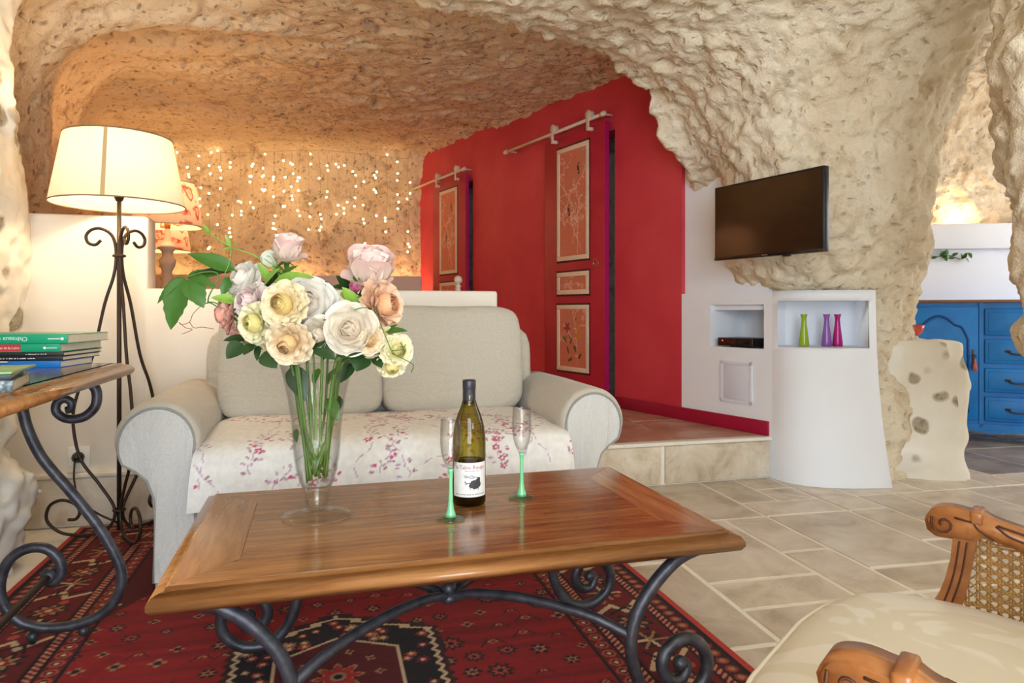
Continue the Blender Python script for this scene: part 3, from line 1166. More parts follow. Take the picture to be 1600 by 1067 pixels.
def sliding_door(offset, label):
    root = empty('sliding_door', tuple(MR @ Vector((-offset, 0, 0))), RA)
    MB.mirror = True
    y0, y1 = 0.028, 0.066
    z0, z1 = STEP_Z + .008, 2.228
    body = MB().rbox((-.763, y0, z0), (-.006, y1, z1), .003).build('leaf_board', M_DOOR, root)
    MB().box((-.006, y0 + .002, z0), (0.0, y1 - .001, z1)).build('edge_strip', M_DOOR_EDGE, root)
    for a, b, za, zb, sd, lv in PANELS:
        w, h = b - a, zb - za
        ln = MB()
        for lo, hi in (((a - .012, za - .014), (b + .012, za)), ((a - .012, zb), (b + .012, zb + .014)), ((a - .014, za - .014), (a, zb + .014)), ((b, za - .014), (b + .014, zb + .014))):
            ln.box((lo[0], y1 - .003, lo[1]), (hi[0], y1 + .0015, hi[1]))
        pf = MB()
        t = .034
        for lo, hi in (((a, za), (b, za + t)), ((a, zb - t), (b, zb)), ((a, za + t), (a + t, zb - t)), ((b - t, za + t), (b, zb - t))):
            pf.rbox((lo[0], y1 - .004, lo[1]), (hi[0], y1 + .010, hi[1]), .003)
        fo = pf.build('panel_moulding', M_CREAM, root)
        ln.build('panel_outline', M_LINE, fo)
        key = ('panel', sd)
        if key not in _tile_cache:
            _tile_cache[key] = painted_panel(w - 2 * t, h - 2 * t, sd, lv)
        po = new_obj('painted_panel', _tile_cache[key], root)
        # canvas x runs right to left when seen from the room
        po.matrix_local = Matrix.Translation((-(a + b) / 2, y1 + .003, (za + zb) / 2)) @ Matrix.Rotation(math.pi, 4, 'Z') @ Matrix.Rotation(math.pi / 2, 4, 'X')
    # round recessed pull
    R = Matrix.Translation((-.105, y1, 1.235)) @ Matrix.Rotation(-math.pi / 2, 4, 'X')
    pl_ = MB().lathe([(.034, 0), (.036, .004), (.030, .006), (.024, .003), (.022, -.01)], 24, R).build('pull_ring', M_BRASS, root)
    MB().lathe([(.0001, -.008), (.022, -.008)], 20, R).build('pull_cup', M_DARK, pl_)
    # rail, stops, hangers
    zr = 2.272
    yr = .085
    rail = MB().tube([(-1.375, yr, zr), (.03, yr, zr)], .0125, 12).build('rail', M_IRONWHITE, root)
    for s in (-1.34, -.0):
        MB().tube([(s - .022, yr, zr), (s + .022, yr, zr)], .019, 12).build('rail_stop', M_IRONWHITE, root)
    for s in (-1.30, -.72, 0.0):
        MB().tube([(s, 0.0, zr), (s, yr, zr)], .008, 8).build('rail_standoff', M_IRONWHITE, root)
    for s in (-.60, -.15):
        Rw = Matrix.Translation((s, yr, zr + .030)) @ Matrix.Rotation(math.pi / 2, 4, 'X')
        hg = MB().rbox((s - .016, yr + .016, zr - .075), (s + .016, yr + .023, zr + .045), .004).build('hanger_strap', M_IRONWHITE, root)
        MB().lathe([(.0001, -.020), (.030, -.020), (.034, -.016), (.028, 0), (.034, .016), (.030, .020), (.0001, .020)], 20, Rw).build('hanger_wheel', M_IRONWHITE, hg)
        MB().rbox((s - .016, y1 - .004, zr - .085), (s + .016, yr + .023, zr - .06), .003).build('strap_foot', M_IRONWHITE, hg)
    MB.mirror = False
    tag(root, label, 'door', 'painted sliding doors')
    return root


sliding_door(0.0, 'nearer red sliding door with flower-painted panels, beside the niche unit')
sliding_door(D_OFF, 'farther red sliding door with painted panels, near the fairy lights')

# ------------------------------------------------------------------ far end of the alcove
M_LEDGE = simple('rosy_white_plaster', srgb(232, 214, 200), 0.8, var=.03, scale=3)
BA = math.radians(8.6)
MBK = Matrix.Translation((-2.6, 7.41, 0)) @ Matrix.Rotation(BA, 4, 'Z')       # along the back wall
lg = MB().rbox((-1.9, -.34, STEP_Z), (1.60, -.22, 1.27), .01).build('wall_back_ledge', M_LEDGE, None, MBK)
tag(lg, kind='structure')
for x in (-1.0, .28, 1.36):
    point_light('ledge_uplight', tuple(MBK @ Vector((x, -.10, 1.16))), 2.6, WARM, .03)

# fairy light curtain on the back wall
def fairy_lights():
    rg = random.Random(21)
    root = empty('fairy_light_curtain', tuple(MBK @ Vector((0, -.05, 2.62))), BA)
    bulb_mat = NT('warm_bulb'); bulb_mat.set(Base_Color=(1, .8, .5, 1), Emission_Color=(1.0, .72, .34, 1), Emission_Strength=10.0)
    wire = simple('thin_clear_wire', srgb(190, 160, 110), .5)
    bme = MB().ball((0, 0, 0), .0115, 8, 6).mesh('bulb', bulb_mat.m)
    x = -1.42
    top = []
    n = 0
    while x < 1.50:
        L = rg.uniform(.55, 1.22) * (1.0 if x > -.9 else .9)
        zz = [(x + rg.uniform(-.015, .015), rg.uniform(-.02, .05), -z) for z in np.linspace(0, L, 6)]
        st = MB().tube(zz, .0018, 4).build('strand', wire, root)
        top.append((x, 0, 0))
        k = rg.randint(4, 7)
        for i in range(k):
            z = rg.uniform(.03, L)
            if rg.random() < .35:
                z = round(z / .14) * .14 + .02
            b = new_obj('bulb', bme, root)
            b.location = (x + rg.uniform(-.02, .02), -.02, -min(z, L) + .02)
            n += 1
        x += rg.uniform(.075, .125)
    MB().tube([(p[0], .02, .03 * math.sin(p[0] * 3)) for p in top], .0025, 5).build('header_wire', wire, root)
    tag(root, 'curtain of small warm fairy lights hanging on the back rock wall', 'string lights')


fairy_lights()

# ------------------------------------------------------------------ bedside lamps with floral shades behind the low wall
def lamp_shade_mesh(r0, r1, h, mat, name='shade'):
    return MB().lathe([(r0, 0), ((r0 + r1) / 2, h / 2), (r1, h)], 40).mesh(name, mat)


def shade_material(name, base, transl, pattern=None):
    m = NT(name)
    t = m.t
    t.nodes.remove(m.b)
    d = m.n('ShaderNodeBsdfDiffuse'); tr = m.n('ShaderNodeBsdfTranslucent'); mx = m.n('ShaderNodeMixShader')
    mx.inputs[0].default_value = transl
    m.l(d.outputs[0], mx.inputs[1]); m.l(tr.outputs[0], mx.inputs[2])
    m.l(mx.outputs[0], t.nodes['Material Output'].inputs[0])
    v = m.coord()
    if pattern is None:
        c = m.ramp(m.noise(v, 160, 3), [(0.3, tuple(x * .93 for x in base[:3]) + (1,)), (0.7, base)])
    else:
        vo = m.n('ShaderNodeTexVoronoi'); vo.inputs['Scale'].default_value = 10.5
        nt = m.n('ShaderNodeTexNoise'); nt.inputs['Scale'].default_value = 12
        ad = m.n('ShaderNodeMixRGB', blend_type='ADD'); ad.inputs[0].default_value = .12
        m.l(v, nt.inputs['Vector']); m.l(v, ad.inputs[1]); m.l(nt.outputs['Color'], ad.inputs[2]); m.l(ad.outputs[0], vo.inputs['Vector'])
        f = m.ramp(vo.outputs['Distance'], [(0.0, (1, 1, 1)), (0.22, (.2, .2, .2)), (0.34, (1, 1, 1)), (0.50, (0, 0, 0))])
        c = m.mix(f, base, pattern)
    m.l(c, d.inputs[0]); m.l(c, tr.inputs[0])
    return m.m


M_SHADE_FLORAL = shade_material('floral_shade_fabric', srgb(232, 206, 184), .16, srgb(186, 36, 34))
M_TURNED = simple('whitewashed_wood', srgb(214, 196, 178), .6, var=.08)
M_BEDSIDE = simple('bedside_wood', srgb(206, 190, 170), .6, var=.06)


def bedside(x, y, label_t, label_l):
    tb = empty('bedside_table', (x, y, STEP_Z))
    MB().rbox((-.2, -.2, .56), (.2, .2, .59), .006).build('table_top', M_BEDSIDE, tb)
    MB().rbox((-.17, -.17, .36), (.17, .17, .56), .004).build('drawer_box', M_BEDSIDE, tb)
    for a in (-.15, .15):
        for b in (-.15, .15):
            MB().tube([(a, b, 0), (a, b, .38)], [.016, .022], 8).build('leg', M_BEDSIDE, tb)
    tag(tb, label_t, 'table', 'bedside tables')
    lp = empty('table_lamp', (x, y, STEP_Z + .59))
    MB().lathe([(.0001, 0), (.085, 0), (.085, .02), (.06, .035), (.03, .06), (.026, .10), (.048, .14), (.052, .19), (.034, .26), (.026, .33), (.045, .37), (.05, .40), (.03, .43), (.035, .46), (.06, .48), (.035, .50), (.02, .53), (.012, .66)], 24).build('turned_base', M_TURNED, lp)
    sh = new_obj('shade', lamp_shade_mesh(.205, .165, .27, M_SHADE_FLORAL), lp)
    sh.location = (0, 0, .615)
    for r, z in ((.205, .615), (.165, .885)):
        MB().tube([(r * math.cos(a), r * math.sin(a), z) for a in np.linspace(0, 2 * math.pi, 40)[:-1]], .004, 6, closed=True).build('shade_rim', simple('cream_binding', srgb(246, 226, 200), .7), lp)
    MB().lathe([(.016, .60), (.02, .62), (.02, .68), (.012, .70)], 12).build('socket', M_BRASS, lp)
    bm_ = NT('lamp_bulb'); bm_.set(Emission_Color=(1, .75, .42, 1), Emission_Strength=14.0)
    MB().ball((0, 0, .74), .03, 12, 8).build('bulb', bm_.m, lp)
    tag(lp, label_l, 'lamp', 'floral bedside lamps')
    pl = point_light('bedside_lamp_light', (x, y, STEP_Z + .59 + .80), 10, WARM, .05)


bedside(-2.17, 4.30, 'painted bedside table nearer to the floor lamp, behind the low wall', 'floral-shaded table lamp close behind the floor lamp shade')
bedside(-3.07, 6.05, 'painted bedside table farther back by the fairy lights', 'smaller-looking floral table lamp farther back, below the nearer floral shade')

# white turned bedpost in front of the farther door
np_ = empty('bedpost', (-.395, 5.02, STEP_Z))
MB().lathe([(.0001, 0), (.035, 0), (.035, .60), (.028, .62), (.022, .66), (.026, .70), (.032, .74), (.028, .79), (.017, .83), (.015, .845), (.024, .855), (.015, .865), (.013, .875)], 20).build('post', simple('white_bed_paint', srgb(238, 226, 214), .5), np_)
MB().ball((0, 0, .903), .031, 16, 10).build('finial', MATS['white_bed_paint'], np_)
tag(np_, 'white turned bedpost with ball finial above the low wall', 'bedpost')

# ------------------------------------------------------------------ second room: blue dresser, vine, bowl, rubble stub
m = NT('distressed_blue_paint')
v = m.coord()
wv_ = m.noise(m.coord('Object', (3, 3, 40)), 3, 4, .6)
c = m.ramp(m.noise(v, 5, 5), [(0.3, srgb(0, 116, 208)), (0.7, srgb(8, 142, 232))])
c = m.mix(m.ramp(wv_, [(0.66, (0, 0, 0)), (0.74, (.55, .55, .55))]), c, srgb(72, 110, 158))
m.set(Base_Color=c, Roughness=.45)
M_BLUE = m.m
M_BLUE_DK = simple('deep_blue_paint', srgb(0, 78, 150), .5)
M_BROWN_EDGE = simple('brown_top_edge', srgb(150, 104, 66), .5, var=.1)
M_PEWTER = simple('dark_pewter', srgb(84, 76, 70), .4, .8)


def dresser():
    root = empty('dresser', (3.127, 4.70, 0), math.radians(-25))
    X0, X1 = -.43, 1.02
    mb = MB()
    mb.box((X0, .012, .10), (X1, .42, .955))
    mb.build('body', M_BLUE, root)
    MB().rbox((X0 - .02, -.02, .953), (X1 + .02, .43, .972), .004).build('top', M_BROWN_EDGE, root)
    # scalloped apron
    n = 48
    pts = [(X0 + (X1 - X0) * i / n, .058 + .018 * abs(math.sin(i / n * math.pi * 4)) + .012 * math.sin(i / n * math.pi * 9)) for i in range(n + 1)]
    poly = [(p[0], p[1]) for p in pts] + [(X1, .125), (X0, .125)]
    MB().prism(poly, -.005, .02, Matrix.Rotation(math.pi / 2, 4, 'X') @ Matrix.Translation((0, 0, -.02))).build('apron', M_BLUE, root)
    for a in (X0 + .03, X1 - .03):
        for b in (.03, .39):
            MB().lathe([(.0001, 0), (.018, 0), (.022, .02), (.03, .10)], 10, Matrix.Translation((a, b, 0))).build('foot', M_BLUE, root)
    for a in (X0, .075, .505, X1 - .025):
        MB().box((a, 0.0, .10), (a + .025, .014, .955)).build('stile', M_BLUE, root)
    rows = [(.911, .73), (.702, .538), (.506, .342), (.312, .144)]
    for i, (zt, zb) in enumerate(rows):
        d = MB().rbox((.106, -.006, zb), (.50, .016, zt), .006).build('drawer', M_BLUE, root)
        MB().rbox((.126, -.010, zb + .022), (.48, -.003, zt - .022), .004).build('drawer_field', M_BLUE, d)
        zc = (zt + zb) / 2 - .005
        if i:
            h = MB()
            h.tube(spline([(.235, -.012, zc + .008), (.25, -.03, zc - .006), (.295, -.034, zc - .012), (.34, -.03, zc - .006), (.355, -.012, zc + .008)], 5), [.006] * 21, 6)
            h.ball((.235, -.012, zc + .008), .012, 8, 6, (1.6, .4, .8)); h.ball((.355, -.012, zc + .008), .012, 8, 6, (1.6, .4, .8))
            h.build('handle', M_PEWTER, d)
        else:
            MB().ball((.295, -.016, zc), .013, 10, 8).build('knob', M_PEWTER, d)
    for a, b in ((-.395, .07), (.535, .985)):
        d = MB().rbox((a, -.004, .145), (b, .016, .925), .004).build('door', M_BLUE, root)
        c = (a + b) / 2
        w = (b - a) / 2 - .06
        arch = [(-1, .70), (-.8, .78), (-.55, .80), (-.3, .84), (0, .86), (.3, .84), (.55, .80), (.8, .78), (1, .70)]
        out = [(c + q[0] * w, q[1]) for q in spline(arch, 4)]
        loop = [(c - w, .20), (c + w, .20)] + out[::-1]
        pts3 = [(p[0], -.005, p[1]) for p in loop]
        MB().tube(pts3, .008, 6, closed=True).build('panel_moulding', M_BLUE_DK, d)
        MB().prism([(c + (p[0] - c) * .93, .53 + (p[1] - .53) * .94) for p in loop], 0, .006, Matrix.Translation((0, -.0035, 0)) @ Matrix.Rotation(math.pi / 2, 4, 'X')).build('raised_panel', M_BLUE, d)
    # key with tassel on the near door
    k = MB()
    k.rbox((.033, -.010, .50), (.047, -.004, .63), .002)
    k.tube([(.04, -.012, .585), (.04, -.035, .585)], .004, 6)
    k.tube([(.04 + .012 * math.cos(t), -.035, .585 + .012 * math.sin(t)) for t in np.linspace(0, 6.28, 13)[:-1]], .003, 5, closed=True)
    k.build('key', M_PEWTER, root)
    MB().lathe([(.0001, .0), (.004, -.005), (.007, -.02), (.006, -.03), (.012, -.05), (.016, -.085), (.0001, -.085)], 10, Matrix.Translation((.045, -.036, .575))).build('tassel', simple('coral_thread', srgb(222, 110, 104), .8), root)
    tag(root, 'bright blue distressed dresser with drawers in the second room', 'dresser')


dresser()
point_light('second_room_uplight', tuple(M2 @ Vector((.36, .26, 1.62))), 2.8, WARM, .03)
point_light('second_room_uplight', tuple(M2 @ Vector((1.5, .26, 1.62))), 2.8, WARM, .03)

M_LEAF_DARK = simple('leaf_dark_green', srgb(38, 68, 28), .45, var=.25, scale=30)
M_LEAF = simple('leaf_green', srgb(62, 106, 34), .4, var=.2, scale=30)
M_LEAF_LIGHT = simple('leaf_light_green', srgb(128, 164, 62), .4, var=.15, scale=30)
M_STEM = simple('stem_green', srgb(88, 122, 46), .45, var=.15, scale=40)


def leaf_mesh(L, W, droop=0.15, fold=0.25, nu=4, nv=7, mat=None, name='leaf', serr=0.0):
    """leaf along +y from the origin, upper side +z"""
    mb = MB()

    def fn(u, v_):
        s = u * 2 - 1
        w = W * .5 * (math.sin(math.pi * min(1, v_ ** .8)) ** .75) * (1 - .25 * v_)
        if serr and 0 < v_ < 1:
            w *= 1 + serr * math.sin(v_ * 40)
        return (s * w, v_ * L, -droop * L * v_ * v_ + fold * abs(s) * w)
    return mb.grid(fn, nu, nv).mesh(name, mat)


def place_leaf(me, base, tip, parent, roll=0.0, name='leaf'):
    b, t = Vector(base), Vector(tip)
    d = (t - b)
    L = d.length
    d.normalize()
    up = Vector((0, -0.75, 0.65))
    x = d.cross(up)
    if x.length < 1e-4:
        x = Vector((1, 0, 0))
    x.normalize()
    z = x.cross(d)
    R = Matrix((x, d, z)).transposed().to_4x4() @ Matrix.Rotation(roll, 4, 'Y')
    o = new_obj(name, me, parent)
    o.matrix_local = Matrix.Translation(b) @ R
    return o


# leafy sprig on the white wall of the second room
vn = empty('leafy_sprig', tuple(M2 @ Vector((.17, .045, 1.315))), A2)
pts = spline([(-.16, 0, -.02), (-.08, -.012, .0), (0, -.014, .01), (.09, -.012, -.02), (.14, -.01, .03)], 5)
MB().tube(pts, .003, 5).build('twig', simple('twig_brown', srgb(96, 84, 52), .7), vn)
lm = leaf_mesh(.05, .03, .1, .2, 2, 4, M_LEAF)
rg = random.Random(4)
for i in range(18):
    p = pts[rg.randint(0, len(pts) - 1)]
    a = rg.uniform(0, 6.28)
    place_leaf(lm, (p[0], p[1] - .004, p[2]), (p[0] + .03 * math.cos(a), p[1] - .012, p[2] + .03 * math.sin(a)), vn, rg.uniform(-.5, .5))
tag(vn, 'small leafy green sprig on the white wall above the dresser', 'plant')


# rubble wall stub right of the pillar
def stub_field(X, Y, Z):
    P = np.stack([X, Y, Z], -1)
    n1 = fbm(P, 3.0, 2, 91); n2 = fbm(P, 9.0, 2, 95)
    dx, dy, dz = np.abs(X - 2.21) - 0.17, np.abs(Y - 3.84) - 0.17, np.abs(Z - 0.33) - 0.36
    q = np.sqrt(dx.clip(0) ** 2 + dy.clip(0) ** 2 + dz.clip(0) ** 2) + np.minimum(np.maximum(dx, np.maximum(dy, dz)), 0)
    return q - 0.06 + 0.034 * n1 + 0.024 * n2 + 0.10 * (Z - 0.58).clip(0, 1) * (X > 2.3) 


Vs, Fs = surface_nets(stub_field, (1.7, 3.4, -0.06), (2.66, 4.2, 0.86), 0.03)
keep = Vs[Fs].mean(1)[:, 2] > -0.04
Vs, Ns, Fs = refine(Vs, Fs[keep], 1)
stub = new_obj('wall_stub', submesh('wall_stub', Vs, Fs, np.ones(len(Fs), bool)), None, M_RUBBLE)
tag(stub, kind='structure')

bw = empty('small_bowl', (2.235, 3.80, .742))
mg = NT('coral_glazed'); mg.set(Base_Color=srgb(216, 84, 78), Roughness=.2)
MB().lathe([(.0001, .012), (.02, .014), (.045, .035), (.056, .075), (.053, .075), (.04, .038), (.018, .02), (.0001, .018)], 24).build('bowl', mg.m, bw)
MB().lathe([(.0001, 0), (.026, 0), (.024, .006), (.018, .014)], 20).build('foot', simple('pale_glaze', srgb(226, 206, 190), .3), bw)
tag(bw, 'small coral red bowl on the rubble wall stub', 'bowl')

# ------------------------------------------------------------------ rug
def make_rug():
    Wd, Lg = 1.99, 2.94
    RED, DRED, BRT = srgb(138, 20, 20), srgb(88, 13, 17), srgb(164, 38, 32)
    NAVY, TAN, CRM, SALM, BRN = srgb(24, 18, 24), srgb(164, 118, 82), srgb(206, 174, 136), srgb(176, 70, 54), srgb(54, 24, 22)
    cv = Canvas(Wd, Lg, 0.0042, RED)
    X, Y = cv.X, cv.Y
    nz = fbm(np.stack([X * .5, Y * 6, X * 0], -1), 6, 3, 5)
    cv.C *= (1 + .22 * nz)[..., None]
    ex, ey = Wd / 2 - np.abs(X), Lg / 2 - np.abs(Y)
    e = np.minimum(ex, ey)
    along = np.where(ex < ey, Y, X)
    rg = random.Random(12)
    # small motifs of the field
    mot = [NAVY, TAN, BRN, CRM, SALM]
    step = .088
    for iy in range(-14, 15):
        for ix in range(-8, 9):
            x, y = (ix + .5 * (iy % 2)) * step + rg.uniform(-.02, .02), iy * step + rg.uniform(-.02, .02)
            k = rg.random()
            r = rg.uniform(.013, .024)
            if k < .35:
                cv.rosette(x, y, r * 1.3, 6, NAVY, .45); cv.rosette(x, y, r * .8, 6, TAN, .4, .5); cv.disk(x, y, r * .35, DRED)
            elif k < .6:
                cv.rosette(x, y, r, 4, TAN, .5); cv.disk(x, y, r * .45, NAVY)
            elif k < .8:
                cv.rosette(x, y, r * 1.7, 8, BRN, .3); cv.rosette(x, y, r * 1.1, 8, SALM, .5); cv.disk(x, y, r * .4, NAVY)
            else:
                cv.disk(x, y, r * .6, TAN, 1, .7); cv.disk(x, y, r * .3, RED)
                cv.line([(x - r * 1.6, y - r), (x - r * .5, y + r * .6)], .004, NAVY); cv.line([(x + r * 1.6, y - r), (x + r * .5, y + r * .6)], .004, NAVY)
    # corner spandrels
    sp = (np.abs(X) / .66 + np.abs(Y) / 1.13) > 1.42
    cv.put(sp, DRED)
    for i in range(220):
        x, y = rg.uniform(-.64, .64), rg.uniform(-1.1, 1.1)
        if abs(x) / .66 + abs(y) / 1.13 > 1.46:
            cv.rosette(x, y, .018, 6, rg.choice((TAN, NAVY, SALM)), .5, rg.random()); cv.disk(x, y, .006, CRM)
    # central medallion: nested hexagons with toothed edge
    tooth = .016 * np.abs(((Y * 28) % 1.0) - .5) * 2

    def hexa(a, b):
        return np.maximum(np.abs(X) / a, (np.abs(X) / a) * .45 + np.abs(Y) / b)
    for yc, s in ((0.0, .58), (.74, .40), (-.74, .40)):
        Ys = Y - yc

        def hx(a, b):
            return np.maximum(np.abs(X) / a, np.abs(X) / a * .42 + np.abs(Ys) / b)
        tt = tooth / .3
        cv.put(hx(.47 * s, .62 * s) + tt < 1.02, BRN)
        cv.put(hx(.45 * s, .59 * s) + tt < 1.0, CRM)
        cv.put(hx(.43 * s, .56 * s) + tt < 1.0, NAVY)
        if s > .5:
            for i in range(190):
                x, y = rg.uniform(-.25, .25), rg.uniform(-.33, .33)
                hh = max(abs(x) / .25, abs(x) / .25 * .42 + abs(y) / .325)
                if .66 < hh < .93:
                    cv.rosette(x, y, rg.uniform(.012, .020), 8, rg.choice((SALM, TAN, RED)), .5, rg.random()); cv.disk(x, y, .006, CRM)
        cv.put(hx(.27 * s, .35 * s) < 1.0, CRM)
        cv.put(hx(.255 * s, .333 * s) < 1.0, DRED)
        cv.rosette(0, yc, .11 * s, 8, TAN, .42); cv.rosette(0, yc, .095 * s, 8, BRT, .42); cv.disk(0, yc, .035 * s, TAN); cv.disk(0, yc, .02 * s, NAVY)
        if s > .5:
            for a in range(10):
                t = a * math.pi / 5
                cv.rosette(.10 * math.cos(t), .12 * math.sin(t), .014, 4, TAN, .5, t); cv.disk(.10 * math.cos(t), .12 * math.sin(t), .005, DRED)
    # borders, from the field outwards
    cv.put(e < .350, NAVY)
    cv.put(e < .342, srgb(104, 24, 24))
    k = (along / .045) % 1.0
    dd = np.hypot((k - .5) * .045, e - .318)
    band = (e > .294) & (e < .342)
    cv.put(band & (dd < .019), SALM); cv.put(band & (dd < .012), BRN); cv.put(band & (dd < .006), CRM)
    cv.put((e < .294), NAVY)

    def barber(e0, e1, c1, c2):
        b = (e > e0) & (e < e1)
        cv.put(b, c1)
        ph = ((along + (e - e0) * .8) / .020) % 1.0
        cv.put(b & (ph < .5), c2)
    barber(.266, .288, DRED, srgb(206, 130, 104))
    cv.put(e < .260, DRED)
    mb_ = (e > .108) & (e < .256)
    cv.put(mb_, srgb(104, 18, 21))
    # main border motifs, drawn along all four sides
    def border_motif(x, y, ang, kind):
        c, s = math.cos(ang), math.sin(ang)

        def W(p, q):
            return (x + p * c - q * s, y + p * s + q * c)
        if kind == 0:
            cv.rosette(x, y, .058, 8, NAVY, .4, ang); cv.rosette(x, y, .042, 8, TAN, .45, ang); cv.rosette(x, y, .026, 4, RED, .4, ang); cv.disk(x, y, .010, CRM)
        elif kind == 1:
            cv.line([W(-.06, -.04), W(-.02, .03), W(.02, -.01), W(.06, .04)], .016, CRM)
            cv.line([W(-.05, .045), W(-.02, .0), W(.03, .05)], .010, NAVY)
            cv.disk(*W(.04, -.035), .014, SALM); cv.disk(*W(-.035, -.005), .009, NAVY)
        else:
            cv.disk(x, y, .03, BRN, 1.5, 1, ang); cv.line([W(-.05, 0), W(.05, 0)], .008, TAN); cv.line([W(-.03, -.04), W(0, 0), W(-.03, .04)], .010, CRM); cv.line([W(.03, -.04), W(0, 0), W(.03, .04)], .010, TAN)
            cv.disk(*W(0, .045), .010, SALM); cv.disk(*W(0, -.045), .010, SALM)
    i = 0
    for sx in (-1, 1):
        y = -Lg / 2 + .18
        while y < Lg / 2 - .1:
            border_motif(sx * (Wd / 2 - .182), y, sx * .6 + i, i % 3); i += 1; y += .105
    for sy in (-1, 1):
        x = -Wd / 2 + .29
        while x < Wd / 2 - .25:
            border_motif(x, sy * (Lg / 2 - .182), i * .8, i % 3); i += 1; x += .105
    cv.put((e < .112), NAVY)
    barber(.082, .104, DRED, srgb(200, 124, 98))
    b2 = (e > .036) & (e < .078)
    cv.put(b2, BRN)
    k = (along / .04) % 1.0
    dd = np.hypot((k - .5) * .04, e - .057)
    cv.put(b2 & (dd < .016), srgb(150, 50, 44)); cv.put(b2 & (dd < .009), TAN)
    cv.put(e < .034, NAVY)
    cv.put(e < .024, srgb(184, 58, 48))
    mat = attr_material('knotted_wool', 0.95, 0.5, 260, 0.0)

    def fn(x, y):
        z = .009 + .0015 * np.sin(x * 7 + y * 3)
        z = np.where(np.minimum(Wd / 2 - np.abs(x), Lg / 2 - np.abs(y)) < .003, 0.001, z)
        return np.stack([x, y, z], 1)
    # centre at (u,v) = (0.036, 1.70) in the axes turned with the furniture
    a = math.radians(15.5)
    u_, v_ = 0.036, 1.70
    o = new_obj('rug', cv.mesh('rug', mat, fn))
    o.location = (u_ * math.cos(a) - v_ * math.sin(a), u_ * math.sin(a) + v_ * math.cos(a), 0.0)
    o.rotation_euler = (0, 0, a)
    tag(o, 'red patterned oriental wool rug under the coffee table', 'rug')


make_rug()

# ------------------------------------------------------------------ wood and iron
def wood_material(name, dark, mid, light, rough=0.25, scale=(1.2, 14, 14), coat=0.3):
    m = NT(name)
    oi = m.n('ShaderNodeObjectInfo')
    v = m.coord('Object', scale)
    cmb = m.n('ShaderNodeCombineXYZ'); sc = m.n('ShaderNodeVectorMath', operation='SCALE'); ad = m.n('ShaderNodeVectorMath', operation='ADD')
    for i in range(3):
        m.l(oi.outputs['Random'], cmb.inputs[i])
    m.l(cmb.outputs[0], sc.inputs[0]); sc.inputs['Scale'].default_value = 23
    m.l(v, ad.inputs[0]); m.l(sc.outputs[0], ad.inputs[1])
    f = m.noise(ad.outputs[0], 2.2, 6, .62, .8)
    g = m.noise(ad.outputs[0], 14, 3, .6)
    c = m.ramp(f, [(0.28, dark), (0.5, mid), (0.72, light)])
    c = m.mix(m.ramp(g, [(.3, (.35, .35, .35)), (.5, (0, 0, 0))]), c, dark)
    tint = m.ramp(oi.outputs['Random'], [(0, (.80, .76, .74)), (1, (1.05, 1.02, 1.0))])
    c = m.mix(1.0, c, tint, 'MULTIPLY')
    m.set(Base_Color=c, Roughness=rough, Coat_Weight=coat, Coat_Roughness=.12, Normal=m.bump(g, .06, .002))
    return m.m


M_WOOD = wood_material('cherry_wood', srgb(94, 58, 34), srgb(146, 96, 55), srgb(180, 130, 82), 0.18)
M_WOOD_X = wood_material('cherry_wood_cross', srgb(128, 84, 50), srgb(164, 114, 70), srgb(186, 138, 92), 0.2, (14, 1.2, 14))
M_WOOD_EDGE = wood_material('cherry_edge', srgb(130, 84, 46), srgb(170, 116, 66), srgb(192, 140, 90), 0.25)
M_GROOVE = simple('dark_groove', srgb(74, 40, 22), .5)

m = NT('wrought_iron')
v = m.coord()
f = m.noise(v, 30, 4)
m.set(Base_Color=m.ramp(f, [(.3, srgb(52, 52, 58)), (.7, srgb(84, 84, 92))]), Roughness=.42, Metallic=.55, Normal=m.bump(f, .35, .006))
M_IRON = m.m
M_IRON_BROWN = simple('bronzed_iron', srgb(66, 52, 42), .45, .5, var=.15)


def swept_edge(w, l, prof, cx=0, cy=0):
    """mitred moulding round a w x l rectangle; prof = (outward offset, z) closed loop; returns four MBs"""
    out = []
    c = [(-w / 2, -l / 2), (w / 2, -l / 2), (w / 2, l / 2), (-w / 2, l / 2)]
    sg = [(-1, -1), (1, -1), (1, 1), (-1, 1)]
    n = len(prof)
    for i in range(4):
        j = (i + 1) % 4
        vs_ = [(cx + c[i][0] + sg[i][0] * o, cy + c[i][1] + sg[i][1] * o, z) for o, z in prof] + [(cx + c[j][0] + sg[j][0] * o, cy + c[j][1] + sg[j][1] * o, z) for o, z in prof]
        fs = [(k, (k + 1) % n, n + (k + 1) % n, n + k)[::-1] for k in range(n)] + [tuple(range(n)), tuple(range(2 * n - 1, n - 1, -1))]
        m_ = MB().add(vs_, fs, True)
        out.append(m_)
    return out


EDGE_PROF = [(-.030, 0.0), (-.030, -.040), (0.0, -.044), (.012, -.040), (.019, -.030), (.019, -.020), (.012, -.010), (.002, -.0065), (-.006, -.0055), (-.0065, -.0005), (-.020, 0.0)]


